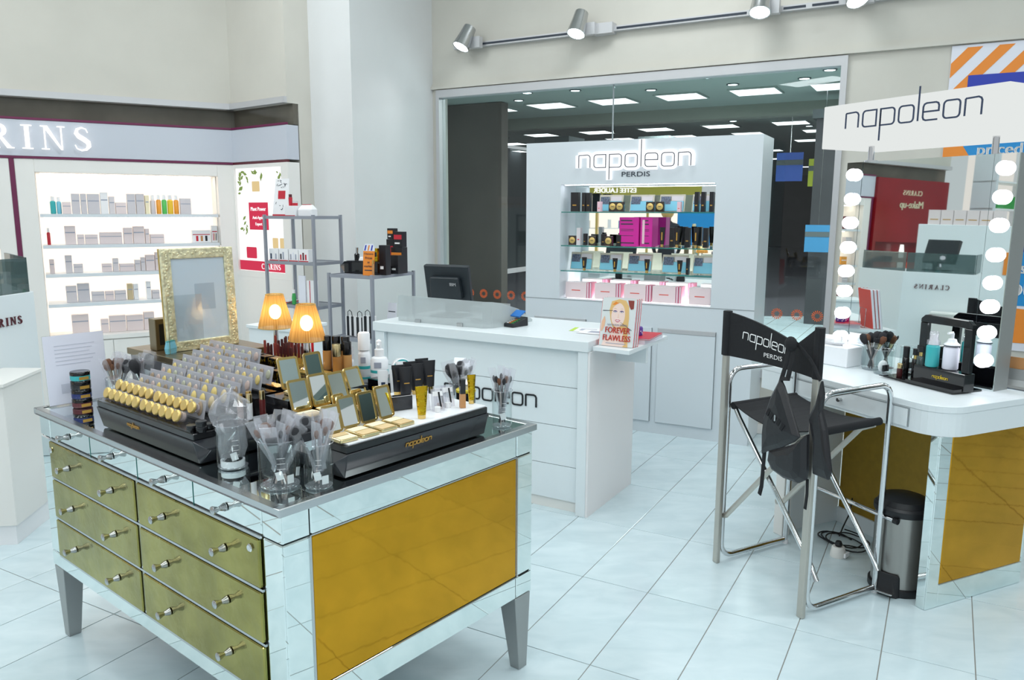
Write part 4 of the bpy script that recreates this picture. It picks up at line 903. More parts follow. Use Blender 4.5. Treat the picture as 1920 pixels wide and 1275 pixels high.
# ------------------------------------------------------------------ picture frame on pedestal
t = thing('pedestal_box', 'bronze-topped black pedestal box under the gold picture frame', 'pedestal', HF, 0, 0, TZ)
part(MB().box(.33, .71, 1.10, 1.47, .001, .155), 'body', 'black_gloss', t); mat('bronze', '8A7C62', .3, metal=.8); part(MB().box(.32, .71, 1.092, 1.48, .1555, .18), 'top', 'bronze', t, bevel=.002)
PF = thing('picture_frame', 'ornate pale gold picture frame with faded lilac print', 'picture frame', HF, .505, 1.235, TZ+.181, .0)
R = Matrix.Rotation(-.04, 4, 'X'); w_, h_, b_ = .145, .385, .038
part(MB().box(-w_, w_, .004, .012, .0, h_, R), 'backing', 'gold_paint', PF)
for nm, a in (('left_rail', (-w_, -w_+b_, -.01, .004, 0, h_)), ('right_rail', (w_-b_, w_, -.01, .004, 0, h_)), ('top_rail', (-w_+b_, w_-b_, -.01, .004, h_-b_, h_)), ('bottom_rail', (-w_+b_, w_-b_, -.01, .004, 0, b_))):
    part(MB().box(*a, R), nm, 'ornate', PF, bevel=.003)
orn = MB(); rgo = random.Random(9)
for k in range(34):
    u = k/34
    for (x, z) in ((-w_+b_*.5, h_*u+.005), (w_-b_*.5, h_*u+.005)):
        orn.sphere((x+rgo.uniform(-.006, .006), -.0105, z), .0045, 6, 4, sy=.6, Mx=R)
for k in range(20):
    u = (k+.5)/20
    for z in (b_*.5, h_-b_*.5): orn.sphere((-w_+2*w_*u, -.0105, z+rgo.uniform(-.006, .006)), .0045, 6, 4, sy=.6, Mx=R)
part(orn, 'carved_beads', 'ornate', PF, kind='stuff')
part(MB().box(-w_+b_, w_-b_, -.002, .002, b_, h_-b_, R), 'mat_sheet', 'paper_lilac', PF)
part(MB().box(-.02, .06, -.0026, -.0021, .15, .25, R), 'faded_print', 'faint', PF)
part(MB().box(-w_+b_-.002, w_-b_+.002, -.006, -.0045, b_-.002, h_-b_+.002, R), 'glass', 'glass', PF)
t = thing('acrylic_stand', 'clear acrylic panel standing in front of the gold picture frame', 'acrylic stand', HF, .44, 1.205, TZ+.181)
part(MB().box(-.085, .05, -.001, .001, 0, .215), 'panel', 'acrylic', t); part(MB().box(-.085, .05, -.012, -.001, 0, .002), 'foot', 'acrylic', t); part(MB().box(-.0862, -.085, -.0015, .0015, 0, .215), 'polished_edge', 'gold_pale', t)
t = thing('bronze_block', 'brown bronze box standing behind the left side of the picture frame', 'box', HF, .40, 1.33, TZ+.181)
part(MB().box(-.045, .05, -.02, .03, 0, .12), 'body', 'bronze', t, bevel=.002); part(MB().box(-.03, -.005, -.021, -.02, .02, .1), 'slot', 'black_satin', t)
t = thing('small_pouch', 'small turquoise pouch at the foot of the picture frame', 'pouch', HF, .365, 1.22, TZ+.181, .3)
part(MB().loft([[(-.02, -.006, 0), (.02, -.006, 0), (.02, .006, 0), (-.02, .006, 0)], [(-.022, -.008, .02), (.022, -.008, .02), (.022, .008, .02), (-.022, .008, .02)], [(-.02, -.002, .045), (.02, -.002, .045), (.02, .002, .045), (-.02, .002, .045)]]), 'body', 'sky', t); part(MB().box(-.02, .02, -.003, .003, .0455, .048), 'zip', 'teal', t)
# ------------------------------------------------------------------ lamps
for k, (x, y, zb, lab) in enumerate(((.70, .845, .1185, 'right small table lamp with amber string shade and glowing bulb'), (.76, 1.135, .0, 'left small table lamp with amber string shade and glowing bulb'))):
    t = thing('table_lamp', lab, 'table lamp', HF, x, y, TZ+zb, group='pair of amber lamps')
    zs = .234-zb+ (.0 if k == 0 else .012)
    part(MB().lathe([(.035, .001), (.036, .006), (.014, .014), (.010, .02)], 20), 'base', 'chrome', t, smooth=True)
    L = [(.010, .0205), (.015, .03), (.011, .045), (.015, .07)] if zs > .1 else [(.010, .0205), (.013, .03)]
    part(MB().lathe(L+[(.012, zs*.7), (.009, zs)], 16), 'stem', 'chrome', t, smooth=True)
    part(MB().shell([(.0675, zs-.004), (.066, zs+.01), (.036, zs+.125), (.0345, zs+.13)], 40), 'shade', 'shade_t', t, smooth=True)
    for r_, z in ((.0682, zs-.003), (.035, zs+.13)):
        part(MB().tube([(r_*math.cos(2*PI*i/40), r_*math.sin(2*PI*i/40), z) for i in range(40)], .0014, 6, closed=True), 'shade_ring', 'gold_paint', t, smooth=True)
    bz = zs+.06
    part(MB().sphere((0, 0, bz), .024, 16, 12, sz=1.25), 'bulb', 'lamp_bulb', t, smooth=True)
    part(MB().lathe([(.011, zs+.0005), (.012, bz-.028)], 14), 'socket', 'chrome', t)
    l = bpy.data.lights.new('lamp_light', 'POINT'); l.energy = .45; l.color = (1, .72, .38); l.shadow_soft_size = .028
    lo = bpy.data.objects.new('lamp_light', l); C.objects.link(lo); p = HF.pt(x, y); lo.location = (p[0], p[1], TZ+zb+bz)
# ------------------------------------------------------------------ butterfly boxes, black cases, lipsticks
bfp = None
BF = [(.478, .705, .1185), (.478, .765, .1185), (.478, .83, .1185), (.478, .89, .1185), (.53, .735, .101), (.535, .80, .1405), (.535, .862, .1405), (.535, .925, .1405), (.535, .985, .1405)]
lb_ = ['rightmost of the front row', 'second from the right in the front row', 'third from the right in the front row', 'leftmost of the front row', 'tucked behind the right end of the front row', 'first from the right in the back row', 'second from the right in the back row', 'third from the right in the back row', 'leftmost of the back row']
for k, (x, y, z) in enumerate(BF):
    if k == 4: continue
    lab = 'black box with gold butterfly front, '+lb_[k]
    if bfp is None:
        bfp = thing('butterfly_box', lab, 'box', HF, 0, 0, 0, group='black boxes with gold butterflies')
        part(MB().box(-.021, .021, -.018, .018, 0, .05), 'carton', 'black_gloss', bfp)
        fr = MB(); fr.box(-.022, -.0185, -.0195, -.0181, 0, .052).box(.0185, .022, -.0195, -.0181, 0, .052).box(-.0185, .0185, -.0195, -.0181, 0, .003)
        part(fr, 'gold_edge', 'gold_foil', bfp)
        bt = MB()
        for s in (-1, 1):
            bt.ribbon([(0, .02), (s*.004, .033), (s*.012, .043), (s*.0175, .04), (s*.017, .032), (s*.010, .026), (s*.001, .024)], .0011, 0, .001, T3(0, -.0195, 0) @ STAND)
            bt.ribbon([(0, .022), (s*.009, .021), (s*.014, .014), (s*.011, .006), (s*.005, .008), (0, .018)], .0009, 0, .001, T3(0, -.0195, 0) @ STAND)
        part(bt, 'butterfly', 'gold_foil', bfp)
        mat('wing', '5A5E96', .3)
        wg = MB()
        for s in (-1, 1): wg.prism([(s*.002, .019), (s*.009, .019), (s*.0125, .014), (s*.0105, .0075), (s*.006, .009)], 0, .0006, T3(0, -.0188, 0) @ STAND)
        part(wg, 'wing_panels', 'wing', bfp)
        part(MB().box(-.021, .021, -.018, .018, .0505, .052), 'lid', 'black_satin', bfp)
        put(bfp, HF, x, y, TZ+z, -PI/2)
    else: dup(bfp, HF, x, y, TZ+z, -PI/2, lab)
for k, (y, lab) in enumerate(((1.03, 'left dark grey case leaning behind the butterfly boxes'), (.90, 'right dark grey case leaning behind the butterfly boxes'))):
    for q in range(2):
        t = thing('palette_case', lab if q == 0 else lab.replace('case leaning', 'lower case leaning').replace('dark grey', 'slate grey'), 'palette case', HF, .615+.0*q-.03*q, y-.02*q, TZ+.1185+(.034 if q == 0 else .0225)+.0, -PI/2)
        R = Matrix.Rotation(.35, 4, 'X')
        part(MB().box(-.055, .055, -.018, .018, .0, .007, R), 'base', 'black_satin', t, bevel=.001); part(MB().box(-.055, .055, -.018, .018, .0073, .012, R), 'lid', 'grey_gloss', t, bevel=.001); part(MB().box(-.012, .012, -.0185, -.018, .006, .009, R), 'clasp', 'steel', t)
part(MB().box(.65, .79, .89, 1.079, .1185, .13).box(.64, .72, .66, .885, .1178, .122), 'lipstick_block', 'gold_paint', RC)
rg = random.Random(8); k = 0; proto = {}
for r_ in range(3):
    for q in range(9):
        y = 1.07-.0215*q-.004*r_; x = .665+.045*r_; z = TZ+.131
        c = rg.choice(['lip1', 'lip2', 'lip3', 'lip4', 'lip1', 'lip4']); h = rg.uniform(.06, .095)
        nm = {'lip1': 'brown-red', 'lip2': 'rust-red', 'lip3': 'bright red', 'lip4': 'dark plum'}[c]
        lab = f'{nm} lip pencil, {ORD[q]} from the left in the {["front", "middle", "back"][r_]} row behind the lamps'
        t = thing('lip_pencil', lab, 'lip pencil', HF, x, y, z, group='lip pencils behind the lamps')
        part(MB().lathe([(.0055, 0), (.006, .002), (.006, .022)], 10), 'holder', 'gold_paint', t, smooth=True)
        part(MB().lathe([(.0048, .0225), (.005, h), (.004, h+.006)], 10), 'barrel', c, t, smooth=True)
# foundation bottles
for k, (x, y, m, h, cap) in enumerate(((.74, .86-.055, 'liquid_tan2', .1, 'b'), (.76, .835-.06, 'liquid_tan', .1, 'b'), (.775, .74, 'liquid_tan2', .1, 'b'), (.72, .71, 'liquid_tan', .085, 'n'), (.755, .695, 'liquid_tan2', .09, 'b'))):
    t = thing('foundation_bottle', ['leftmost tan foundation bottle behind the right lamp stem', 'second tan foundation bottle behind the right lamp', 'third tan foundation bottle right of the right lamp', 'short tan foundation bottle in front of the black-capped ones', 'rightmost tan foundation bottle with black cap beside the white sprays'][k], 'foundation bottle', HF, x+.01, y-.012*(k < 3), TZ+.1225 if x+.01 < .725 and y < .885 else TZ+.118)
    part(MB().lathe([(.015, 0), (.017, .004), (.017, h*.72), (.013, h*.74)], 18), 'body', m, t, smooth=True); part(MB().lathe([(.0165, h*.745), (.0165, h*1.25), (.0155, h*1.28)], 18), 'cap', 'black_gloss' if cap == 'b' else 'gold_pale', t, smooth=True)
for k, (x, y, h) in enumerate(((.84, .90, .12), (.87, .875, .11), (.90, .97, .13))):
    t = thing('black_bottle', ['tall black bottle left of the white spray bottles', 'second black bottle beside the white spray bottles', 'black bottle at the back beside the shelf rack'][k], 'bottle', HF, x, y, TZ+.0505)
    part(MB().lathe([(.013, 0), (.015, .003), (.015, h*.6), (.012, h*.62)], 16), 'body', 'black_gloss', t, smooth=True); part(MB().lathe([(.0125, h*.625), (.0125, h)], 16), 'cap', 'black_satin', t, smooth=True)
# white and blue skin care bottles
SB = [(.858, .80, .018, .14, 'narrow white foam pump bottle with blue label left of the tall bottle'), (.895, .755, .024, .195, 'tall white spray bottle with blue label'), (.905, .68, .034, .175, 'broad white pump bottle with blue label in front of the round box')]
for k, (x, y, r_, h, lab) in enumerate(SB):
    t = thing('pump_bottle', lab, 'bottle', HF, x, y, TZ+.0505, -.9, group='white bottles with blue labels')
    b1 = .62 if k < 2 else .6
    part(MB().lathe([(r_*.9, 0), (r_, .004), (r_, h*b1*.9), (r_*.85, h*b1), (r_*.5, h*(b1+.03))], 22), 'body', 'white_gloss', t, smooth=True)
    if k < 2: part(MB().lathe([(r_*.97, h*(b1+.035)), (r_*.97, h*.97), (r_*.85, h)], 22), 'cap', 'film' if k == 0 else 'white', t, smooth=True)
    else: part(MB().lathe([(r_*.52, h*(b1+.035)), (r_*.52, h*.78), (r_*.3, h*.8), (r_*.3, h*.96), (.001, h)], 18), 'cap', 'white', t, smooth=True); part(MB().tube([(0, 0, h*.9), (0, -r_*.9, h*.88)], .005, 8), 'nozzle', 'white', t)
    part(MB().lathe([(r_*1.012, h*.28), (r_*1.012, h*.34)], 22), 'blue_band', 'teal', t, smooth=True); part(MB().lathe([(r_*1.012, h*.08), (r_*1.012, h*.12)], 22), 'blue_band', 'teal', t, smooth=True)
    part(MB().box(-r_*.4, r_*.4, -r_*1.03, -r_*.99, h*.4, h*.52), 'label', 'text_blue' if 0 else 'text_grey', t)
def disc(label, x, y, z, r_, dth, m1, m2, rot=-.55):
    t = thing('round_box', label, 'box', HF, x, y, z, rot)
    R = T3(0, 0, r_) @ Matrix.Rotation(PI/2-.1, 4, 'X')
    part(MB().lathe([(r_*.98, -dth), (r_, -dth+.002), (r_, 0)], 32, Mx=R), 'drum', m1, t, smooth=True); part(MB().lathe([(r_*1.01, .0005), (r_*1.01, .006), (r_*.97, .008)], 32, Mx=R), 'lid', m1, t, smooth=True)
    arc = [(r_*.78*math.cos(a), r_*.78*math.sin(a)) for a in [math.radians(20+i*10) for i in range(15)]]
    part(MB().ribbon(arc, r_*.13, .0085, .0095, R), 'coloured_arc', m2, t); part(MB().prism([(-r_*.3, -.05*r_), (r_*.3, -.05*r_), (r_*.3, .12*r_), (-r_*.3, .12*r_)], .0085, .0092, R), 'label', m2, t)
disc('round white box with turquoise arc behind the white tubes', .925, .575, TZ+.089, .036, .035, 'white_gloss', 'teal')
disc('round silver grey box with brown arc right of the turquoise one', .945, .475, TZ+.089, .038, .06, 'leg_metal', 'oval_grey')
for k, (x, y, z) in enumerate(((.765, .50, .0), (.80, .475, .0), (.85, .50, .05), (.88, .46, .05), (.80, .43, .0))):
    t = thing('white_tube', ['leftmost white tube standing in front of the white pump bottle', 'second white tube, in front of the turquoise-arc box', 'third white tube, between the two round boxes', 'rightmost white tube in front of the silver round box', 'white tube just behind the black tubes'][k], 'tube', HF, x, y, TZ+z+.0505 if z else TZ+.0005, -.6, group='white skincare tubes')
    h = .105 if not z else .07
    if not z: h = .15
    part(MB().lathe([(.013, 0), (.0135, .018)], 16), 'cap', 'white_gloss', t, smooth=True)
    part(MB().loft([[(.014*math.cos(a), .014*math.sin(a), .0185) for a in [2*PI*i/16 for i in range(16)]], [(.019*math.cos(a), .002*math.sin(a), h) for a in [2*PI*i/16 for i in range(16)]]]), 'body', 'white', t, smooth=True)
    part(MB().box(-.007, .007, -.0125, -.011, h*.55, h*.72, Matrix.Rotation(-.05, 4, 'X')), 'print', 'text_blue', t)
# black tubes
for k, (x, y) in enumerate(((.69, .30), (.755, .315), (.82, .325), (.70, .345), (.765, .36), (.83, .37))):
    lab = f'wide black tube with gold foot, {["left", "middle", "right"][k % 3]} of the {"front" if k < 3 else "rear"} row'
    t = thing('black_tube', lab, 'tube', HF, x-.0, y, TZ+.0965, -.45, group='wide black tubes')
    n = 18; ring = lambda a, b, z: [(a*math.cos(2*PI*i/n), b*math.sin(2*PI*i/n), z) for i in range(n)]
    part(MB().loft([ring(.017, .012, 0), ring(.018, .013, .014)]), 'cap', 'gold', t, smooth=True)
    part(MB().loft([ring(.0185, .0135, .0145), ring(.021, .011, .06), ring(.024, .003, .098), ring(.0242, .0015, .104)]), 'body', 'black_satin', t, smooth=True)
    part(MB().box(-.009, .009, -.0125, -.0105, .05, .053), 'print', 'text_gold', t)
# gold foil tubes
for k, (x, y, h, lab) in enumerate(((.545, .075, .098, 'shiny gold foil tube in the middle of the right riser'), (.775, .085, .094, 'slim gold foil tube near the right end of the right riser'), (.487, .20, .09, 'gold foil tube behind the rightmost compact lid'))):
    t = thing('gold_tube', lab, 'tube', HF, x, y, TZ+.0965, -.5)
    n = 16; ring = lambda a, b, z: [(a*math.cos(2*PI*i/n), b*math.sin(2*PI*i/n), z) for i in range(n)]; s = 1 if k != 1 else .75
    part(MB().loft([ring(.012*s, .011*s, 0), ring(.0125*s, .0115*s, .012)]), 'cap', 'gold', t, smooth=True)
    part(MB().loft([ring(.0125*s, .0115*s, .0125), ring(.016*s, .009*s, .05), ring(.0195*s, .0015, h)]), 'body', 'gold_foil', t, smooth=True)
t = thing('concealer', 'concealer tube with black cap and beige body near the right riser end', 'concealer', HF, .715, .068, TZ+.0965, -.5)
part(MB().box(-.009, .009, -.007, .007, 0, .045), 'body', 'skin_tan', t, bevel=.001); part(MB().box(-.0085, .0085, -.0065, .0065, .0455, .092), 'cap', 'black_gloss', t, bevel=.001)
t = thing('yellow_lid_jar', 'low jar with flat yellow-green lid and crumpled foil on top', 'jar', HF, .872, .20, TZ+.0005, 0)
mat('yellow_lid', 'CBB838', .35)
part(MB().lathe([(.03, 0), (.033, .005), (.033, .10)], 24), 'jar', 'black_gloss', t, smooth=True); part(MB().lathe([(.034, .1005), (.034, .108), (.03, .111)], 24), 'lid', 'yellow_lid', t, smooth=True)
rg = random.Random(2); part(MB().loft([[(r_*(1+rg.uniform(-.2, .2))*math.cos(2*PI*i/12), r_*(1+rg.uniform(-.2, .2))*math.sin(2*PI*i/12), z) for i in range(12)] for r_, z in ((.024, .1115), (.022, .13), (.014, .148), (.004, .155))]), 'crumpled_film', 'film', t)
for k, (x, y, lab) in enumerate(((.612, .135, 'leftmost clear packet with small lilac jars right of the gold tube'), (.64, .10, 'second clear packet, with a black wand, on the white inlay'), (.675, .125, 'third clear packet, with a black wand, on the white inlay'), (.70, .115, 'rightmost clear printed packet behind the concealer'))):
    t = thing('mini_kit', lab, 'packet', HF, x, y, TZ+.0965, -.5, group='small clear packets on the right riser')
    R = Matrix.Rotation(-.25, 4, 'X')
    part(MB().box(-.02, .02, -.004, .004, 0, .068, R, top=1.0, topy=.2), 'packet', 'film', t); part(MB().lathe([(.009, 0), (.0095, .016)], 14, c=(-.006, -.012, 0)), 'jar', 'oval_pink' if k % 2 == 0 else 'white', t, smooth=True)
    if k: part(MB().tube([(.006, -.008, .014), (.0, -.004, .06)], .003, 8), 'wand', 'black_gloss', t)
    part(MB().box(-.016, .016, -.0052, -.0045, .045, .06, R), 'print', 'white', t)
t = thing('mirror_box', 'small black mirrored box between the compacts and the gold tube', 'box', HF, .575, .20, TZ+.0965, -.35)
part(MB().box(-.035, .035, -.012, .012, 0, .045), 'body', 'black_gloss', t, bevel=.001); part(MB().box(-.033, .033, -.0126, -.0121, .003, .042), 'mirror_front', 'grey_gloss', t)
# ------------------------------------------------------------------ gold compacts
def compact(label, x, y, z, w, d, h, ang, pans, rot=0, base=True):
    t = thing('gold_compact', label, 'compact', HF, x, y, z, rot, group='open gold compacts')
    if base:
        part(MB().prism(rr(-w/2, w/2, -d, 0, .006), 0, .009), 'base', 'gold_pale', t, bevel=.001)
        part(MB().box(-w*.42, w*.42, -d*.94, -d*.52, .0092, .0100), 'pan', pans[0], t); part(MB().box(-w*.42, w*.42, -d*.46, -d*.08, .0092, .0100), 'pan', pans[1], t)
    R = T3(0, .002, .010) @ Matrix.Rotation(-ang-.16, 4, 'X')
    outer = rr(-w/2, w/2, 0, h, .008); 
    lid = part(MB().prism(outer, -.004, .0, R @ STAND), 'lid', 'gold_pale', t, bevel=.001)
    fr = MB().ribbon(rr(-w/2+.003, w/2-.003, .003, h-.003, .006), .0028, 0, .003, R @ STAND, closed=True)
    part(fr, 'lid_rim', 'gold', lid); part(MB().prism(rr(-w/2+.006, w/2-.006, .006, h-.008, .002), .0002, .0012, R @ STAND), 'mirror', 'mirror', lid)
    part(MB().tube([(-w*.3, .002, .0095), (w*.3, .002, .0095)], .0022, 8), 'hinge', 'gold', t)
a = -.10
CP = [(.255, .115, .097, .060, .070, .078, .12, ('powder_cream', 'powder_tan'), -.05, 'front row gold compact with cream powder, leftmost'),
      (.325, .128, .097, .062, .088, .090, .16, ('powder_tan', 'powder_cream'), -.03, 'front row gold compact, second from the left'),
      (.392, .128, .097, .060, .085, .090, .10, ('powder_tan', 'powder_cream'), 0, 'front row gold compact, third from the left'),
      (.458, .128, .097, .058, .085, .096, .12, ('powder_tan', 'powder_cream'), .02, 'front row gold compact, rightmost with mirror showing a gold tube'),
      (.255, .255, .136, .066, .05, .092, .14, ('powder_tan', 'powder_cream'), -.02, 'middle row gold compact, leftmost with pale mirror'),
      (.328, .262, .136, .064, .05, .096, .12, ('powder_tan', 'powder_cream'), 0, 'middle row gold compact, second from the left'),
      (.402, .268, .136, .066, .05, .090, .20, ('powder_tan', 'powder_cream'), .05, 'middle row gold compact, third from the left with plain cream mirror'),
      (.474, .272, .136, .064, .05, .094, .25, ('powder_tan', 'powder_cream'), .08, 'middle row gold compact, rightmost with dark reflection'),
      (.300, .365, .176, .066, .045, .096, .16, ('powder_tan', 'powder_cream'), -.1, 'back row gold compact, left'),
      (.395, .375, .176, .064, .045, .096, .10, ('powder_tan', 'powder_cream'), .03, 'back row gold compact, right')]
for x, y, z, w_, d_, h_, an, pn, ro, lab in CP: compact(lab, x, y, TZ+z, w_, d_, h_, an, pn, ro)
for k, (x, y, lab) in enumerate(((.335, .19, 'small open gold compact between the front and middle rows'), (.405, .195, 'second small gold compact behind the front row'))):
    compact(lab, x, y, TZ+.136, .04, .022, .045, .1, ('powder_brown', 'powder_tan'), 0)
# ------------------------------------------------------------------ make-up desk
dk = thing('makeup_desk', 'white make-up desk with gold mirrored end panel at the right', 'desk', VF, 0, 0, 0)
DZ = .85
def rcorner(x0, x1, y0, y1, r):   # rounded at the (x0,y0) corner only
    pts = []
    for i in range(9):
        a = PI+PI/2*i/8; pts.append((x0+r+r*math.cos(a), y0+r+r*math.sin(a)))
    return pts+[(x1, y0), (x1, y1), (x0, y1)]
top = rcorner(-.03, .66, -.03, .98, .13)
part(MB().prism(top, .822, DZ), 'desk_top', 'laminate', dk, bevel=.002)
part(MB().prism(rcorner(-.028, .64, -.028, .97, .128), .728, .8215), 'apron', 'laminate', dk)
d = part(MB().box(-.034, -.0285, .13, .80, .742, .815), 'drawer', 'laminate', dk)
part(MB().box(-.0335, -.0283, .125, .805, .8155, .8195).box(-.0335, -.0283, .125, .1285, .742, .8155), 'gap_line', 'seam', dk)
part(MB().lathe([(.007, 0), (.005, .006), (.005, .012), (.010, .016), (.010, .021), (.008, .023)], 16, Mx=T3(-.0345, .465, .78) @ Matrix.Rotation(-PI/2, 4, 'Y')), 'knob', 'steel', d, smooth=True)
def dp(n, a, m, bv=.003): part(MB().box(*a), n, m, dk, bevel=bv)
part(MB().box(.006, .60, .006, .045, .002, .727), 'end_panel', 'laminate', dk)
dp('mirror_panel', (.0, .07, .0, .005, .0, .727), 'mirror'); dp('mirror_panel', (.0715, .60, .0, .005, .0, .098), 'mirror'); dp('gold_panel', (.0715, .585, .0, .005, .0995, .727), 'gold_mirror'); dp('mirror_panel', (.5865, .60, 0, .005, .0995, .727), 'mirror')
dp('mirror_panel', (.0, .005, .0055, .045, .0, .727), 'mirror')
part(MB().box(.42, .435, .0455, .84, .08, .727), 'modesty_panel', 'gold_flat', dk); part(MB().box(.41, .44, .0455, .84, 0, .079), 'plinth', 'laminate', dk)
part(MB().box(.0, .05, .80, .86, 0, .727), 'leg', 'laminate_warm', dk, bevel=.002); part(MB().box(.0505, .42, .845, .86, .0, .727), 'side_panel', 'laminate', dk)
part(MB().lathe([(.010, 0), (.010, .002), (.006, .003)], 14, Mx=T3(-.001, .83, .17) @ Matrix.Rotation(-PI/2, 4, 'Y')), 'screw_cap', 'steel', dk)
part(MB().lathe([(.010, 0), (.010, .002), (.006, .003)], 14, Mx=T3(-.001, .83, .52) @ Matrix.Rotation(-PI/2, 4, 'Y')), 'screw_cap', 'steel', dk)
# ------------------------------------------------------------------ lit mirror
_mp = VF.pt(.43, .097); MF = Frame(_mp[0], _mp[1], 28.0)       # x into the mirror, y along it
mi = thing('vanity_mirror', 'tall vanity mirror with two columns of glowing bulbs on the desk', 'mirror', MF, 0, 0, DZ)
R = Matrix.Rotation(math.radians(1.0), 4, 'Y')
part(MB().box(.006, .10, -.0, .035, .0, .985, R).box(.006, .10, .79, .825, .0, .985, R).box(.006, .09, .035, .79, .955, .985, R).box(.012, .09, .035, .79, .0, .03, R), 'casing', 'leg_metal', mi)
part(MB().box(.013, .03, .035, .79, .03, .955, R), 'backing', 'cabinet_white', mi)
ML = .733
part(MB().box(.0, .006, .104, ML, .0, .985, R), 'mirror_glass', 'mirror', mi)
for nm, (a, b) in (('left', (ML+.002, .824)), ('right', (.001, .102))):
    part(MB().box(-.001, .006, a, b, .0, .985, R), 'side_mirror', 'mirror', mi)
bz = [.125, .245, .355, .455, .572, .693, .808, .925]
def bulb(y, z):
    b = part(MB().sphere((-.014, y, z), .030, 18, 12, Mx=R), 'bulb', 'bulb', mi, smooth=True)
    part(MB().lathe([(.018, 0), (.018, .004), (.012, .006)], 16, Mx=R @ T3(-.001, y, z) @ Matrix.Rotation(-PI/2, 4, 'Y')), 'socket', 'white', b)
for z in bz: bulb(.052, z); bulb(.779, z)
for y in (.104, .70):
    part(MB().lathe([(.014, .9), (.014, 1.06)], 16, c=(.05 if y < .3 else .05, y+.02, 0)), 'post', 'chrome', mi, smooth=True)
    if y > .5: part(MB().lathe([(.03, .986), (.03, .992)], 20, c=(.05, y+.02, 0)), 'post_flange', 'chrome', mi)
# sign box above the mirror
sg = thing('sign_box', 'white illuminated sign box with thin dark lettering above the vanity mirror', 'sign', MF, 0, 0, 1.91)
emit('sign_box_glow', 'F4F8F6', .82)
part(MB().prism([(-.0, .06), (.42, .06), (.42, .975), (-.0, .975)], .0, .207), 'light_box', 'sign_box_glow', sg, bevel=.003)
m = MB(); logo(m, .67, .0036, Matrix.Translation((-.003, .50, .088)) @ Matrix.Rotation(-PI/2, 4, 'Z') @ STAND, 0, .003); part(m, 'lettering', 'text_blue', sg)
# ------------------------------------------------------------------ posters on the wall behind
ps = thing('sale_poster', 'orange and white striped sale poster with blue panel high on the wall at right', 'poster', WF, 0, -.01, 0)
part(MB().box(3.865, 5.1, 0, .008, 1.905, 2.6), 'panel', 'poster_white', ps)
PP = lambda z: T3(0, z, 0) @ STAND
for k in range(6):
    x = 3.87+k*.165; 
    def clip(x, z): return (min(max(x, 3.867), 5.09), z)
    z0, z1 = 2.2, 2.585
    a = [(x-.28, z0), (x-.20, z0), (x+.16, z1), (x+.08, z1)]
    # clip against the left edge
    if a[0][0] < 3.867:
        t_ = (3.867-(x-.28))/.36; t2 = (3.867-(x-.20))/.36
        if t2 > 0: a = [(3.867, z0+(z1-z0)*min(1, t_)), (3.867, z0+(z1-z0)*t2), (x+.16, z1), (x+.08, z1)] if t_ < 1 else [(3.867, z0+(z1-z0)*t2), (x+.16, z1), (3.867, z1)]
        else: a = [(3.867, z0+(z1-z0)*t_), (3.867, z0), (x-.20, z0), (x+.16, z1), (x+.08, z1)]
    part(MB().prism(a, 0, .001+k*.0001, PP(-.0005)), 'orange_stripe', 'orange', ps)
part(MB().prism([(3.966, 1.91), (5.1, 1.91), (5.1, 2.42), (3.966, 2.42)], .002, .003, PP(0)), 'blue_panel', 'poster_indigo', ps)
part(MB().prism([(3.93, 1.91), (5.1, 1.91), (5.1, 2.12), (3.87, 2.12)], .003, .004, PP(0)), 'bright_blue_panel', 'poster_blue', ps)
part(MB().prism([(3.867, 1.907), (4.03, 1.907), (3.90, 2.12), (3.867, 2.12)], .004, .005, PP(0)), 'orange_corner', 'orange', ps)
m = MB(); text(m, 'priced to clear', .095, T3(4.33, -.006, 1.945) @ STAND, .0025); text(m, 'Great Clear', .14, T3(4.33, -.006, 2.03) @ STAND, .005); part(m, 'lettering', 'text_white', ps)
ps = thing('sale_poster', 'blue and orange sale poster at the right photo edge behind the mirror', 'poster', WF, 0, -.01, 0)
part(MB().box(4.24, 5.3, 0, .008, .75, 1.88), 'panel', 'poster_white', ps)
part(MB().prism([(4.24, 1.03), (5.3, 1.03), (5.3, 1.42), (4.24, 1.42)], 0, .001, PP(-.0005)), 'blue_panel', 'poster_blue', ps)
part(MB().prism([(4.24, 1.36), (5.3, 1.36), (5.3, 1.47), (4.24, 1.47)], .001, .002, PP(-.0005)), 'indigo_band', 'poster_indigo', ps)
part(MB().prism([(4.24, 1.60), (4.42, 1.72), (4.42, 1.86), (4.24, 1.74)], .001, .002, PP(-.0005)), 'orange_stripe', 'orange', ps); part(MB().prism([(4.24, 1.48), (4.30, 1.48), (4.5, 1.62), (4.5, 1.72), (4.24, 1.55)], .001, .002, PP(-.0005)), 'orange_stripe', 'orange', ps)
part(MB().prism([(4.24, .80), (5.3, .80), (5.3, .95), (4.24, 1.02)], .001, .002, PP(-.0005)), 'orange_panel', 'orange', ps)
m = MB(); text(m, 'rs', .10, T3(4.335, -.005, 1.23) @ STAND, .004); text(m, 'ou', .17, T3(4.36, -.005, 1.09) @ STAND, .006); part(m, 'lettering', 'text_white', ps)
# far things right of the mirror
t = thing('desk_chair', 'black chair back just visible behind the mirror at the right photo edge', 'chair', WORLD, 2.78, 3.9, 0, .3)
part(MB().box(-.2, .2, -.02, .02, .95, 1.16), 'backrest', 'canvas', t, bevel=.01); part(MB().tube([(-.18, 0, 0), (-.18, 0, .95)], .012, 8).tube([(.18, 0, 0), (.18, 0, .95)], .012, 8), 'legs', 'steel', t, kind='stuff'); part(MB().box(-.2, .2, -.4, -.03, .6, .63), 'seat', 'canvas', t)
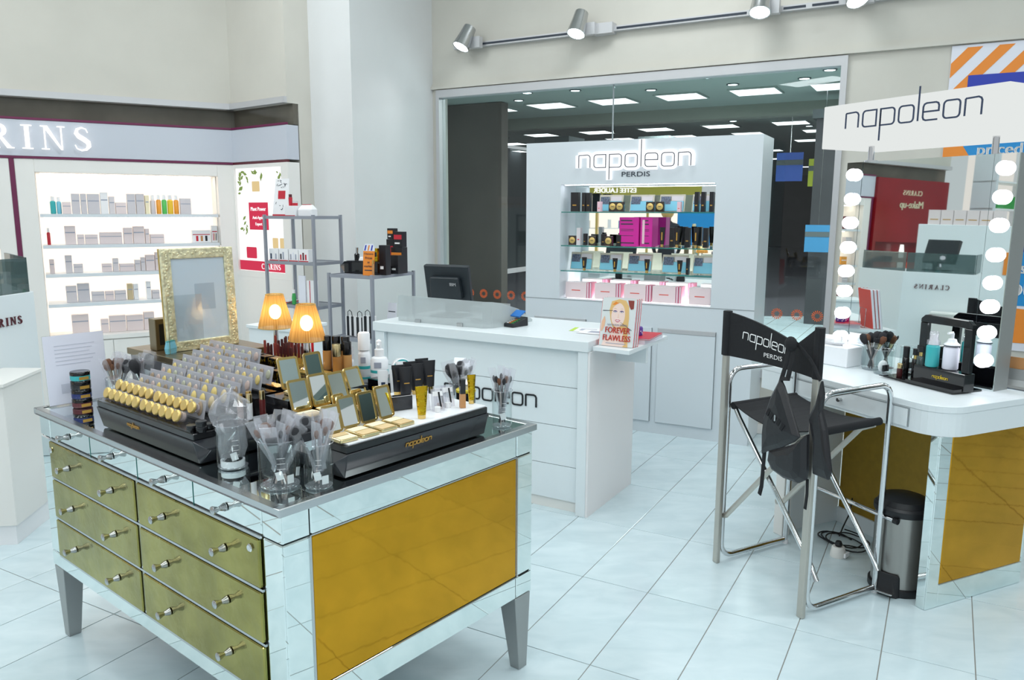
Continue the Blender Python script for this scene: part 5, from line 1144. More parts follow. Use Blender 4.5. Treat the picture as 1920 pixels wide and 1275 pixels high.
# ------------------------------------------------------------------ things on the desk
D2 = DZ+.0005
t = thing('tissue_box', 'white tissue box with tissue on the far end of the desk', 'tissue box', VF, .30, .84, D2, .15)
part(MB().box(-.06, .06, -.12, .115, 0, .095), 'box', 'white_gloss', t, bevel=.003)
rg = random.Random(6); part(MB().loft([[(rg.uniform(.8, 1.2)*a*math.cos(2*PI*i/12), rg.uniform(.8, 1.2)*b*math.sin(2*PI*i/12), z) for i in range(12)] for a, b, z in ((.02, .05, .0955), (.035, .06, .11), (.03, .05, .125), (.01, .045, .14))]), 'tissue', 'white', t)
beaker('clear glass beaker crowded with black and brown brushes at the mirror foot', VF, .345, .645, D2, .042, .12, grads=False, stick=0)
brushes(VF, .345, .645, D2, .04, [('powder', 0), ('brown', 0), ('flat', 0), ('powder', 0), ('eye', 0), ('powder', 0), ('brown', 0), ('eyedark', 0), ('flat', 0), ('powder', 0), ('brown', 0), ('eye', 0)], 'the beaker at the mirror foot', 1.2, 11)
beaker('near glass beaker with a white pad in it on the desk', VF, .31, .55, D2, .04, .115, grads=False, stick=0)
t = thing('cotton_pad', 'white round pad with dark sponge inside the near desk beaker', 'pad', VF, .31, .55, D2+.004)
part(MB().sphere((0, 0, .032), .028, 14, 8, sy=.5), 'pad', 'white', t, smooth=True); part(MB().box(-.02, .02, -.018, -.014, .01, .04), 'sponge', 'text_black', t)
t = thing('desk_tray', 'glossy black tray under the bottles on the desk', 'tray', VF, 0, 0, D2)
part(MB().prism([(.255, .50), (.22, .13), (.395, .12), (.395, .50)], 0, .008), 'tray', 'black_gloss', t, bevel=.002)
part(MB().box(.23, .24, .14, .5, .0085, .011), 'raised_edge', 'black_satin', t)
def vb(lab, x, y, r_, h, m, cap, cm=.62, neck=None, z=.0085):
    t = thing('cosmetic_bottle', lab, 'bottle', VF, x, y, D2+z)
    part(MB().lathe([(r_*.92, 0), (r_, .003), (r_, h*cm*.95), (r_*.8, h*cm)], 18), 'body', m, t, smooth=True)
    if neck: part(MB().lathe([(r_*.6, h*cm+.0005), (r_*.6, h*cm+.018)], 16), 'gold_neck', neck, t)
    part(MB().lathe([(r_*.92, h*cm+(.0185 if neck else .0005)), (r_*.92, h*.97), (r_*.85, h)], 18), 'cap', cap, t, smooth=True); return t
vb('black bottle with gold ring, leftmost on the black tray', .36, .47, .015, .13, 'black_gloss', 'black_satin')
vb('black bottle with gold neck, second on the black tray', .372, .43, .014, .125, 'black_gloss', 'black_satin', neck='gold')
vb('small brown bottle in front of the black bottles on the tray', .30, .45, .012, .06, 'lip4', 'gold_pale')
vb('slate blue bottle with gold neck and black cap on the tray', .30, .345, .019, .155, 'smoke_glass', 'black_satin', .72, 'gold')
vb('black bottle behind the slate blue bottle', .37, .36, .014, .14, 'black_gloss', 'black_satin')
t = thing('bottle_display', 'black cut-out display block holding teal and white pump bottles', 'display stand', VF, .30, .235, D2+.0085, -.05)
O = rr(-.125, .125, 0, .30, .022, 2); I = [(-.085, .075), (.085, .075), (.085, .265), (-.085, .265)]
SD = Matrix.Rotation(-PI/2, 4, 'Z') @ STAND
fm = MB(); fm.prism([(-.125, .0), (.125, .0), (.125, .074), (-.125, .074)], -.03, .03, SD); fm.prism([(-.125, .0745), (-.09, .0745), (-.09, .262), (-.125, .262)], -.012, .012, SD); fm.prism([(.09, .0745), (.125, .0745), (.125, .262), (.09, .262)], -.012, .012, SD)
fm.prism([(-.125, .2625), (.125, .2625), (.125, .278), (.105, .296), (-.105, .296), (-.125, .278)], -.012, .012, SD)
part(fm, 'frame_block', 'black_gloss', t, bevel=.002)
part(MB().box(-.08, -.031, -.12, .12, 0, .012), 'foot', 'black_gloss', t)
m = MB(); logo(m, .075, .0011, T3(-.031, -.01, .035) @ SD, 0, .001); mat('text_yellow', 'E0C030', .4); part(m, 'lettering', 'text_yellow', t)
t2 = thing('pump_bottle', 'teal foam pump bottle with clear cap in the black display block', 'bottle', VF, .295, .29, D2+.0845)
part(MB().lathe([(.025, 0), (.027, .004), (.027, .088), (.02, .096)], 20), 'body', 'teal', t2, smooth=True); part(MB().lathe([(.0265, .0965), (.0265, .115), (.018, .118), (.018, .15), (.014, .155)], 20), 'cap', 'film', t2, smooth=True); part(MB().lathe([(.02, .0965), (.012, .14)], 14), 'pump', 'white', t2, smooth=True)
t2 = thing('pump_bottle', 'white pump bottle with grey collar in the black display block', 'bottle', VF, .31, .215, D2+.0845)
part(MB().lathe([(.028, 0), (.031, .004), (.031, .09), (.024, .1)], 20), 'body', 'paper_lilac', t2, smooth=True); part(MB().lathe([(.0315, .1005), (.0315, .108), (.02, .118), (.016, .13), (.006, .133), (.006, .155)], 20), 'collar', 'white_gloss', t2, smooth=True); part(MB().tube([(0, 0, .158), (-.03, .0, .156)], .005, 8), 'nozzle', 'white_gloss', t2); part(MB().lathe([(.0318, .1003), (.0318, .104)], 20), 'grey_ring', 'text_dark', t2)
t2 = thing('brochure_stand', 'grey curved brochure stand at the right photo edge on the desk', 'brochure stand', VF, .60, .09, D2, .2)
part(MB().loft([[(x, -.08, z), (x, .08, z), (x+.006, .08, z+.001), (x+.006, -.08, z+.001)] for x, z in ((-.05, .004), (-.03, .012), (-.01, .035), (.0, .08))]), 'scoop', 'leg_metal', t2); part(MB().box(-.005, .03, -.07, .07, .0, .004), 'foot', 'black_gloss', t2); part(MB().box(.008, .016, -.06, .06, .02, .13), 'leaflets', 'skin_tan', t2)
# ------------------------------------------------------------------ pedal bin and cables
t = thing('pedal_bin', 'small stainless steel pedal bin with black lid under the desk', 'bin', VF, .075, .195, 0, 0)
part(MB().lathe([(.112, .0), (.116, .006), (.116, .03), (.108, .034)], 32), 'base_ring', 'black_plastic', t, smooth=True)
part(MB().lathe([(.106, .0345), (.106, .345)], 40), 'body', 'steel_brushed', t, smooth=True)
part(MB().lathe([(.112, .3455), (.115, .352), (.115, .372), (.105, .382)], 36), 'lid_collar', 'black_plastic', t, smooth=True)
part(MB().lathe([(.104, .3825), (.095, .405), (.06, .418), (.002, .421)], 36), 'lid', 'black_plastic', t, smooth=True)
R = Matrix.Rotation(math.radians(-160), 4, 'Z')
part(MB().loft([[(.10, -.05, .0), (.10, .05, .0), (.10, .045, .09), (.10, -.045, .09)], [(.118, -.045, .0), (.118, .045, .0), (.114, .04, .10), (.114, -.04, .10)], [(.13, -.03, .005), (.13, .03, .005), (.118, .02, .07), (.118, -.02, .07)]], R), 'pedal_housing', 'black_plastic', t, bevel=.004)
part(MB().box(.12, .16, -.035, .035, .022, .03, R), 'pedal', 'steel', t, bevel=.003)
part(MB().tube([(.03, .11, .27), (.0, .135, .275), (-.03, .11, .27)], .006, 8, Mx=R), 'handle', 'black_plastic', t)
t = thing('power_cable', 'black power cable coiled on the floor under the desk', 'cable', VF, .15, .62, .0)
pts = []
for i in range(90):
    a = i*.22; r_ = .07+.018*math.sin(i*.37); pts.append((.05+r_*math.cos(a)*1.1+i*.0006, r_*math.sin(a)*1.5+.0*i, .006+.004*math.sin(i*.5)**2+i*.00012))
part(MB().tube(pts, .0035, 6), 'coil', 'black_plastic', t, smooth=True)
part(MB().tube([(.1, .05, .012), (.18, .1, .03), (.24, .12, .08), (.25, .12, .16)], .0035, 6), 'lead', 'black_plastic', t, smooth=True)
t = thing('power_adapter', 'white power adapter with black plug lying on the floor under the desk', 'adapter', VF, .08, .52, 0, .3)
part(MB().lathe([(.034, 0), (.036, .004), (.03, .045), (.026, .05)], 20), 'body', 'laminate_warm', t, smooth=True); part(MB().lathe([(.014, .0505), (.018, .06), (.012, .075)], 14), 'plug', 'black_plastic', t, smooth=True); part(MB().box(-.02, .02, -.045, -.037, .01, .03), 'label', 'white', t)
# ------------------------------------------------------------------ tall director chair
SF = Frame(1.05, 3.129, -67.0)
dcx = thing('director_chair', 'tall aluminium folding director chair with black canvas back', 'chair', SF, 0, 0, 0)
hw, dp_ = .268, .445
mat('alu_pale', 'C2BEB6', .38, metal=.85)
for s in (-1, 1):
    part(MB().box(s*hw-.016, s*hw+.016, -.011, .011, .0, 1.165), 'back_post', 'alu_pale', dcx, bevel=.005, bseg=2)
    x = s*hw; o = .0
    loop = []
    def arcp(cy, cz, r, a0, a1):
        for i in range(7):
            a = math.radians(a0+(a1-a0)*i/6); loop.append((x, cy+r*math.cos(a), cz+r*math.sin(a)))
    y0, y1, zb, zt, r_ = .026, dp_, .022, .905, .065
    arcp(y1-r_, zt-r_, r_, 0, 90); arcp(y0+r_, zt-r_, r_, 90, 180); arcp(y0+r_, zb+r_, r_, 180, 270)
    loop.append((x, y1+.0, zb))
    sf = part(MB().tube([(x, y1, .0)]+[(x, y1, .3)]+loop[:-1]+[(x, y1-.014, zb)], .0125, 12), 'side_frame', 'chrome', dcx, smooth=True)
    part(MB().lathe([(.015, 0), (.015, .02)], 12, c=(x, y1, 0.0)), 'foot_cap', 'white', sf)
    part(MB().tube([(x-s*.028, .05, .745), (x-s*.028, dp_-.02, .745)], .0115, 12), 'seat_rail', 'chrome', dcx, smooth=True)
zs = .745
for y, (a, b) in ((.045, (.215, .20)), (dp_-.03, (.215, .16))):
    part(MB().tube([(-hw+.02, y, zs), (-hw+.06, y, zs-.05), (hw-.0, y-.0, b), (hw+.03, y, b-.045)], .011, 10), 'cross_tube', 'chrome', dcx, smooth=True)
    yb = y-.024 if y < .2 else y-.03
    part(MB().tube([(hw-.02, yb, zs-.005), (hw-.09, yb, zs-.04), (-hw+.03, yb, a+.02), (-hw-.02, yb, a)], .013, 8, flat=.45), 'cross_bar', 'alu_pale', dcx)
part(MB().tube([(-hw-.01, dp_+.02, .335), (hw+.05, dp_+.02, .335)], .0095, 10), 'foot_bar', 'chrome', dcx, smooth=True); part(MB().lathe([(.012, 0), (.012, .022)], 12, Mx=T3(hw+.05, dp_+.02, .335) @ Matrix.Rotation(PI/2, 4, 'Y')), 'end_cap', 'black_plastic', dcx)
# canvas seat (sagging) and back
rings = []
for i in range(13):
    u = i/12; x = -hw+.028+(2*hw-.056)*u; sag = .045*4*u*(1-u)
    rings.append([(x, .03, zs+.013-sag), (x, dp_-.02, zs+.013-sag*.8), (x, dp_-.02, zs+.009-sag*.8), (x, .03, zs+.009-sag)])
part(MB().loft(rings), 'seat', 'canvas', dcx, smooth=False)
for s in (-1, 1): part(MB().tube([(s*(hw-.028), .03, zs), (s*(hw-.028), dp_-.02, zs)], .0165, 12), 'seat_sleeve', 'canvas', dcx, smooth=True)
rings = []
for i in range(17):
    u = i/16; x = -hw-.018+(2*hw+.036)*u; bow = .035*4*u*(1-u); dip = .085*(u/.74)**1.3 if u < .74 else .085*max(0, 1-(u-.74)/.22)
    rings.append([(x, -.014+bow, .972), (x, -.014+bow, 1.167-dip), (x, .012*(1 if u in (0, 1) else .2)-.006+bow, 1.167-dip), (x, -.006+bow, .972)])
part(MB().loft(rings), 'backrest', 'canvas', dcx)
for s in (-1, 1): part(MB().tube([(s*hw, 0, .972), (s*hw, 0, 1.168)], .021, 12, flat=.9), 'back_sleeve', 'canvas', dcx, smooth=True)
m = MB(); logo(m, .275, .0021, T3(-.035, .0125, 1.045) @ Matrix.Rotation(.10, 4, 'Y') @ STAND, 0, .004)
for v in m.bm.verts:
    u = (v.co.x+hw+.018)/(2*hw+.036); v.co.y = -.0165+.035*4*u*(1-u)
m2 = MB(); text(m2, 'PERDIS', .026, T3(.005, 0, 1.0) @ STAND, 0, 1.4)
for v in m2.bm.verts:
    u = (v.co.x+hw+.018)/(2*hw+.036); v.co.y = -.0160+.035*4*u*(1-u)
part(m, 'lettering', 'text_white', dcx); part(m2, 'lettering', 'text_white', dcx)
for c_ in kids(dcx):          # the chair stands slightly racked: its front legs lean to the side
    for v in c_.data.vertices: v.co.x -= .10*v.co.y
    for g_ in kids(c_):
        for v in g_.data.vertices: v.co.x -= .10*v.co.y
# brush belt hung on the chair back
bb = thing('brush_belt', 'black leather makeup brush belt hanging from the chair back', 'brush belt', SF, .165, -.03, .03)
def cloth(pts, y0, th, bul=.02, seg=8):
    # outline in x,z -> slightly bulging padded shape
    n = len(pts); cx = sum(p[0] for p in pts)/n; cz = sum(p[1] for p in pts)/n
    rg_ = []
    for k, (sc, yo) in enumerate(((1, 0), (.985, -th*.5), (.8, -th*.5-bul*.7), (.45, -th*.5-bul))):
        rg_.append([(cx+(x-cx)*sc, y0+yo, cz+(z-cz)*sc) for x, z in pts])
    b = [[(cx+(x-cx)*sc, y0+yo, cz+(z-cz)*sc) for x, z in pts] for sc, yo in ((.985, th*.5), (1, 0))]
    return MB().loft([b[0]]+rg_)
part(cloth([(-.005, .93), (.02, .90), (.075, .80), (.115, .725), (.09, .70), (.02, .655), (-.055, .62), (-.085, .60), (-.09, .68), (-.085, .75), (-.045, .86)], -.045, .01, .02), 'front_pouch', 'leather', bb, bevel=.002)
part(cloth([(-.07, .62), (.02, .66), (.10, .70), (.13, .74), (.14, .60), (.135, .56), (.10, .535), (.02, .53), (-.05, .545), (-.075, .575)], -.02, .016, .018), 'back_pouch', 'leather', bb, bevel=.002)
part(cloth([(.16, .95), (.175, .90), (.17, .84), (.20, .77), (.235, .62), (.225, .585), (.15, .585), (.145, .70), (.11, .80), (.14, .86)], -.0, .014, .012), 'side_flap', 'leather', bb, bevel=.002)
for k, (x, z) in enumerate(((-.03, .80), (-.012, .79), (.008, .78), (.03, .775), (.05, .76))):
    part(MB().box(-.007, .007, -.006, 0, -.028, .0, T3(x, -.066, z) @ Matrix.Rotation(.5, 4, 'Y')), 'brush_slot', 'canvas', bb)
part(MB().box(-.004, .004, -.004, 0, -.012, .012, T3(.005, -.07, .775)), 'buckle', 'steel', bb)
part(MB().tube([(.015, -.02, 1.07), (.01, -.028, 1.04), (-.0, -.03, .98), (-.02, -.035, .90), (-.075, -.035, .78), (-.09, -.03, .60), (-.095, -.03, .46), (-.105, -.03, .42)], .012, 8, flat=.25), 'strap', 'canvas', bb)
part(MB().tube([(.02, -.02, 1.07), (.03, -.03, 1.0), (.02, -.035, .93), (.0, -.05, .93)], .014, 8, flat=.3), 'strap', 'canvas', bb)
part(MB().tube([(.03, -.012, 1.07), (.09, .0, 1.02), (.12, -.0, .99), (.16, -.01, .95)], .008, 8, flat=.3), 'strap', 'canvas', bb)
part(MB().tube([(.13, -.01, .56), (.135, -.012, .5), (.13, -.012, .44)], .008, 8, flat=.3), 'strap', 'canvas', bb)
part(MB().sphere((.015, -.025, 1.065), .030, 10, 8, sy=.6), 'knot', 'canvas', bb, smooth=True)
# ------------------------------------------------------------------ wire racks
def rack(lab, F, w, d, zt, shelves):
    t = thing('shelf_rack', lab, 'rack', F, 0, 0, 0)
    for x in (0, w):
        for y in (0, d): part(MB().box(x-.0085, x+.0085, y-.0085, y+.0085, 0, zt+.008), 'post', 'rack_grey', t)
    for z in shelves:
        m = MB(); 
        for y in (0, d): m.box(.0087, w-.0087, y-.005, y+.005, z-.02, z)
        for x in (0, w): m.box(x-.005, x+.005, .0087, d-.0087, z-.02, z)
        m.box(.006, w-.006, .006, d-.006, z-.008, z-.004)
        part(m, 'shelf', 'rack_grey', t)
    return t
R1 = Frame(-1.669, 5.3, AD); R2 = Frame(-.885-.355*math.cos(R1.a), 4.9-.355*math.sin(R1.a), AD)
rack('tall grey metal rack with skincare cartons beside the white column', R1, .436, .26, 1.5576, (1.5576, 1.257, .966, .644, .2))
rack('lower grey metal rack with black cosmetics on top beside the cash counter', R2, .355, .44, 1.186, (1.186, .775, .35))
def bx(name, lab, cat, F, x, y, z, w, d, h, m, rot=0, grp=None, stripe=None, bev=.001):
    t = thing(name, lab, cat, F, x, y, z+.0006, rot, grp)
    part(MB().box(-w/2, w/2, -d/2, d/2, 0, h), 'carton', m, t, bevel=bev)
    if stripe: part(MB().box(-w/2+.001, w/2-.001, -d/2-.0008, -d/2, 0.002, h*.1), 'red_stripe', stripe, t)
    return t
t = thing('card_sign', 'white counter card with leaf print and red square on top of the tall rack', 'sign', R1, .09, .06, 1.555)
Rm = Matrix.Rotation(-.12, 4, 'X')
part(MB().box(-.075, .075, -.002, .002, 0, .25, Rm, top=.8), 'card', 'white', t); part(MB().box(-.03, .035, -.003, -.0021, .115, .17, Rm), 'red_square', 'red', t); part(MB().box(-.074, .074, -.003, -.0021, .0, .012, Rm), 'red_edge', 'red', t)
rg = random.Random(12); m = MB()
for k in range(22):
    x, z, a = rg.uniform(-.05, .05), rg.choice([rg.uniform(.19, .24), rg.uniform(.04, .09)]), rg.uniform(0, 6.3); l = .02
    m.prism([(x, z), (x+l*.5*math.cos(a)-.004*math.sin(a), z+l*.5*math.sin(a)+.004*math.cos(a)), (x+l*math.cos(a), z+l*math.sin(a))], .0022, .003+k*.00002, Rm @ STAND)
part(m, 'leaf_print', 'text_dark', t)
bx('carton', 'small white printed carton under the red tube on top of the tall rack', 'carton', R1, .20, .06, 1.555, .09, .05, .068, 'white', stripe='red')
t = thing('red_tube', 'small red tube standing on the white carton on top of the tall rack', 'tube', R1, .185, .06, 1.555+.0695); part(MB().lathe([(.012, 0), (.013, .055)], 14), 'body', 'red', t, smooth=True); part(MB().lathe([(.011, .0555), (.011, .075)], 14), 'cap', 'maroon2', t, smooth=True)
t = thing('red_jar', 'small red jar on the white carton on top of the tall rack', 'jar', R1, .225, .06, 1.555+.0695); part(MB().lathe([(.017, 0), (.018, .018)], 16), 'jar', 'red', t, smooth=True); part(MB().lathe([(.018, .0185), (.018, .03)], 16), 'lid', 'film', t, smooth=True)
t = thing('white_pouch', 'soft white folded pouch at the right of the tall rack top', 'pouch', R1, .315, .08, 1.555); part(MB().loft([[(-.06, -.03, 0), (.06, -.03, 0), (.06, .03, 0), (-.06, .03, 0)], [(-.062, -.03, .045), (.062, -.032, .045), (.06, .03, .045), (-.06, .03, .045)], [(-.05, -.005, .075), (.045, -.01, .075), (.045, .01, .075), (-.05, .01, .075)]]), 'body', 'white', t, bevel=.004); part(MB().box(-.04, .035, -.006, .0, .0755, .079), 'red_trim', 'red', t)
for k, (x, w_) in enumerate(((.055, .085), (.145, .08), (.235, .082), (.325, .085))):
    t = bx('carton', ['leftmost white carton with blue tube print on the second shelf of the tall rack', 'second white carton on the second shelf of the tall rack', 'third white carton on the second shelf of the tall rack', 'rightmost white carton with red tube prints on the second tall rack shelf'][k], 'carton', R1, x, .05, 1.2555, w_, .07, .082, 'white', grp='cartons on the tall rack', stripe='red')
    for q in range(3): part(MB().box(-.03+.022*q, -.018+.022*q, -.0362, -.0351, .014, .05+.012*(q % 2)), 'tube_print', [['text_blue', 'white', 'text_grey'], ['text_dark', 'text_grey', 'white'], ['text_grey', 'paper', 'text_grey'], ['red', 'maroon2', 'red']][k][q], t)
bx('carton', 'pale green-grey carton at the back left of the third tall rack shelf', 'carton', R1, .20, .17, .9645, .12, .05, .10, 'shelf_box', stripe=None)
bx('carton', 'wide white box low on the third shelf of the tall rack', 'carton', R1, .27, .10, .9645, .10, .08, .06, 'white')
t = thing('green_bottle', 'bright green bottle on the third shelf of the tall rack', 'bottle', R1, .19, .05, 0.9651); part(MB().lathe([(.014, 0), (.015, .05), (.01, .075)], 14), 'body', 'green', t, smooth=True); part(MB().lathe([(.009, .0755), (.009, .1)], 12), 'cap', 'white', t, smooth=True)
t = bx('carton', 'tall white carton with upright red line on the third tall rack shelf', 'carton', R1, .375, .035, .9645, .075, .03, .17, 'white'); part(MB().box(-.012, -.006, -.0162, -.0151, 0, .17), 'red_line', 'red', t)
t = bx('card_sign', 'white card with sprig print on the third tall rack shelf', 'sign', R1, .29, .03, .9645, .06, .01, .20, 'paper'); part(MB().box(-.03, .03, -.0062, -.0051, 0, .015), 'red_edge', 'red', t)
t = thing('leaflet_stack', 'small stack of white and red leaflets at left on the third tall rack shelf', 'leaflets', R1, .08, .10, 0.9651); 
for q in range(3): part(MB().box(-.05, .05, -.06, .06, q*.006, q*.006+.005, Matrix.Rotation(q*.12-.1, 4, 'Z')), 'leaflet', 'white' if q != 1 else 'red', t)
# second rack
t = thing('display_riser', 'glossy black six-sided riser on top of the lower rack', 'display riser', R2, .16, .14, 1.1866)
part(MB().loft([[(x, dy, z0), (x, .13-dy, z0), (x, .13-dy, z1), (x, dy, z1)] for x, z0, z1, dy in ((-.20, .035, .045, .02), (-.15, 0, .075, 0), (.13, 0, .075, 0), (.19, .035, .045, .02))]), 'body', 'black_gloss', t, bevel=.002); part(MB().box(-.14, .12, .01, .12, .0755, .079), 'top_tray', 'black_satin', t)
t = thing('price_sign', 'orange clearance price sign standing on the lower rack', 'sign', R2, .305, .03, 1.1866, .1)
Rm = Matrix.Rotation(-.08, 4, 'X'); part(MB().box(-.042, .042, -.0015, .0015, 0, .155, Rm), 'orange_card', 'orange', t); part(MB().prism([(-.042, .155), (.042, .155), (.042, .175), (.03, .20), (-.03, .20), (-.042, .175)], -.0015, .0015, Rm @ STAND), 'header', 'poster_white', t)
m = MB()
for k, (tx, z) in enumerate((('Clearance', .132), ('Prices', .104), ('as', .078), ('marked', .052))): text(m, tx, .017 if k == 0 else .022, Rm @ T3(0, -.003, z) @ STAND)
m.box(-.03, .03, -.0022, -.0016, .03, .036, Rm); part(m, 'lettering', 'text_dark', t)
for q in range(3): part(MB().prism([(-.035+.024*q, .158), (-.025+.024*q, .158), (-.017+.024*q, .192), (-.027+.024*q, .192)], .0016, .002, Rm @ STAND), 'header_stripe', 'orange' if q % 2 else 'poster_indigo', t)
labs = ['tall black carton at the right on the lower rack', 'second black carton behind the orange sign', 'black and red carton stacked behind the orange sign', 'black carton with white print right of the orange sign', 'small black and orange carton topmost on the lower rack', 'black and red carton topmost at the right on the lower rack', 'black six-sided carton at the far right of the lower rack']
for k, (x, y, z, w_, d_, h_, s_) in enumerate(((.40, .12, 1.1866, .055, .05, .19, None), (.345, .30, 1.1866, .09, .06, .17, 'orange'), (.27, .33, 1.1866, .06, .06, .22, 'red'), (.375, .045, 1.1866, .0, 0, 0, None), (.27, .33, 1.408, .05, .05, .07, 'orange'), (.355, .30, 1.358, .07, .05, .10, 'red'), (.44, .25, 1.1866, .06, .06, .12, None))):
    if w_ == 0: continue
    x = min(x, .355-w_/2+.04)
    t = bx('cosmetic_carton', labs[k], 'carton', R2, x, y, z, w_, d_, h_, 'black_satin', grp='black cartons on the lower rack')
    if s_: part(MB().box(-w_/2+.004, w_/2-.004, -d_/2-.001, -d_/2, h_*.5, h_*.8), 'printed_panel', s_, t)
    part(MB().box(-w_/2+.01, w_/2-.02, -d_/2-.0011, -d_/2, h_*.2, h_*.3), 'print', 'text_white', t)
t = thing('gold_box', 'small gold patterned box at the left of the orange sign', 'box', R2, .235, .20, 1.1866+.0795); part(MB().box(-.025, .025, -.02, .02, 0, .085), 'carton', 'gold_foil', t, bevel=.001); part(MB().box(-.018, .018, -.021, -.0205, .03, .06), 'print', 'black_satin', t)
t = thing('perfume_bottle', 'small dark bottle with chrome cap on the left of the black rack riser', 'bottle', R2, .07, .20, 1.1866+.0795); part(MB().lathe([(.016, 0), (.018, .04), (.01, .048)], 14), 'body', 'black_gloss', t, smooth=True); part(MB().lathe([(.009, .0485), (.011, .085)], 12), 'cap', 'chrome', t, smooth=True)
t = thing('foil_packet', 'white and silver folded packet lying on the black rack riser', 'packet', R2, .15, .20, 1.1866+.0795, .2); part(MB().box(-.045, .045, -.03, .03, 0, .022, top=.85), 'packet', 'white', t, bevel=.003); part(MB().box(-.04, .04, -.01, .01, .0225, .026), 'fold', 'paper', t)
t = thing('gold_stick', 'slim gold tube standing just right of the orange sign', 'tube', R2, .352, .02, 1.1866); part(MB().lathe([(.007, 0), (.008, .075)], 12), 'body', 'skin_tan', t, smooth=True); part(MB().lathe([(.0065, .0755), (.0065, .1)], 12), 'cap', 'gold', t, smooth=True)
for k, (x, y) in enumerate(((.10, .10), (.19, .09), (.27, .07))):
    t = thing('striped_bag', ['leftmost black and white striped gift bag on the lower rack', 'middle black and white striped gift bag on the lower rack', 'rightmost black and white striped gift bag on the lower rack'][k], 'gift bag', R2, x, y, .7756, .1*k, group='striped gift bags')
    h = .13+.015*(k == 2)
    part(MB().box(-.04, .04, -.02, .02, 0, h), 'bag', 'white', t)
    for q in range(2): part(MB().box(-.030+.038*q, -.010+.038*q, -.0208, -.0201, 0.001, h), 'black_stripe', 'black_satin', t)
    part(MB().tube([(-.018, -.021, h), (-.016, -.024, h+.03), (.0, -.025, h+.042), (.016, -.024, h+.03), (.018, -.021, h)], .0025, 6), 'handle', 'black_plastic', t, smooth=True)
t = thing('red_bow', 'small bright red bow in front of the striped gift bags', 'bow', R2, .25, .02, .7756); part(MB().sphere((-.012, 0, .014), .013, 10, 8, sy=.6), 'loop', 'red', t, smooth=True); part(MB().sphere((.012, 0, .014), .013, 10, 8, sy=.6), 'loop', 'red', t, smooth=True)
t = thing('white_card', 'tall white card leaning at the right of the lower rack shelf', 'card', R2, .34, .20, .7756, -.1); part(MB().box(-.045, .045, -.002, .002, 0, .22, Matrix.Rotation(-.1, 4, 'X'), top=.8), 'card', 'paper', t); part(MB().box(-.03, .03, -.003, -.0021, .16, .166, Matrix.Rotation(-.1, 4, 'X')), 'print_line', 'text_dark', t)
# white side table behind the chest (between racks)
t = thing('white_plinth', 'plain white display plinth standing behind the lamps', 'plinth', WORLD, -1.30, 4.45, 0, R1.a)
part(MB().box(-.16, .16, -.14, .14, .0, .93), 'body', 'laminate', t, bevel=.002); part(MB().box(-.17, .17, -.15, .15, .9305, .95), 'top', 'laminate', t, bevel=.002)
# ------------------------------------------------------------------ on the cash counter
CZ = .9415
t = thing('glass_screen', 'frosted glass screen with sloping end on the cash counter', 'glass screen', CF, 0, 0, CZ)
SCR = [(-1.30, .10), (-.70, .10), (-.66, .13), (-.64, .20), (-.62, .35), (-.61, .50)]
hz = [.155, .150, .148, .135, .09, .012]
fr = []
for (x, y), h in zip(SCR, hz): fr.append([(x, y, 0), (x, y, h), (x+.006, y+.006, h), (x+.006, y+.006, 0)])
part(MB().loft(fr), 'pane', 'frosted', t)
for x in (-1.15, -.85): part(MB().box(x-.02, x+.02, .092, .099, 0, .02), 'clamp', 'steel', t)
mo = thing('cash_monitor', 'dark grey monitor seen from behind on the cash counter', 'monitor', CF, -1.15, .42, CZ, .12)
R = T3(0, 0, .09) @ Matrix.Rotation(.22, 4, 'X') 
part(MB().box(-.155, .155, .0, .035, .0, .235, R), 'screen_case', 'monitor', mo, bevel=.006); part(MB().box(-.11, .11, -.04, -.0005, .03, .17, R, top=.9), 'rear_bulge', 'monitor', mo, bevel=.006); part(MB().box(-.14, .14, .0355, .037, .015, .22, R), 'screen', 'screen', mo)
m = MB(); text(m, 'IBM', .028, R @ T3(.06, -.041, .12) @ STAND, .001); part(m, 'lettering', 'frame_alu', mo)
part(MB().box(-.03, .03, .0, .03, .012, .13), 'neck', 'black_plastic', mo); part(MB().box(-.10, .10, -.07, .10, 0, .012), 'foot', 'black_plastic', mo, bevel=.003)
t = thing('keyboard_drawer', 'low grey till unit behind the frosted screen', 'till', CF, -.80, .36, CZ, .0); part(MB().box(-.09, .06, -.10, .12, 0, .10), 'case', 'leg_metal', t, bevel=.003); part(MB().box(-.07, .0, -.101, -.1005, .03, .06), 'label', 'white', t)
t = thing('card_terminal', 'small grey card payment terminal with blue top on the cash counter', 'card terminal', CF, -.585, .285, CZ, -.2)
part(MB().loft([[(-.038, -.07, 0), (.038, -.07, 0), (.038, .06, 0), (-.038, .06, 0)], [(-.038, -.07, .02), (.038, -.07, .02), (.036, .06, .05), (-.036, .06, .05)]]), 'body', 'black_satin', t, bevel=.003)
part(MB().box(-.034, .034, .015, .075, .052, .06, Matrix.Rotation(.5, 4, 'X')), 'blue_top', 'blue', t); 
Rk = T3(0, 0, 0)
for i in range(4):
    for j in range(3): part(MB().box(-.024+j*.018, -.012+j*.018, -.058+i*.018, -.047+i*.018, .0235+i*.0042, .0265+i*.0042), 'key', ['white', 'orange', 'green'][j], t)
t2 = thing('terminal_cable', 'curly black cable left of the card terminal', 'cable', CF, -.65, .29, CZ)
part(MB().tube([(-.0+.02*math.cos(i*.9)-i*.003, -.01+.018*math.sin(i*.9), .006+.0009*i) for i in range(24)], .003, 6), 'coil', 'black_plastic', t2, smooth=True)
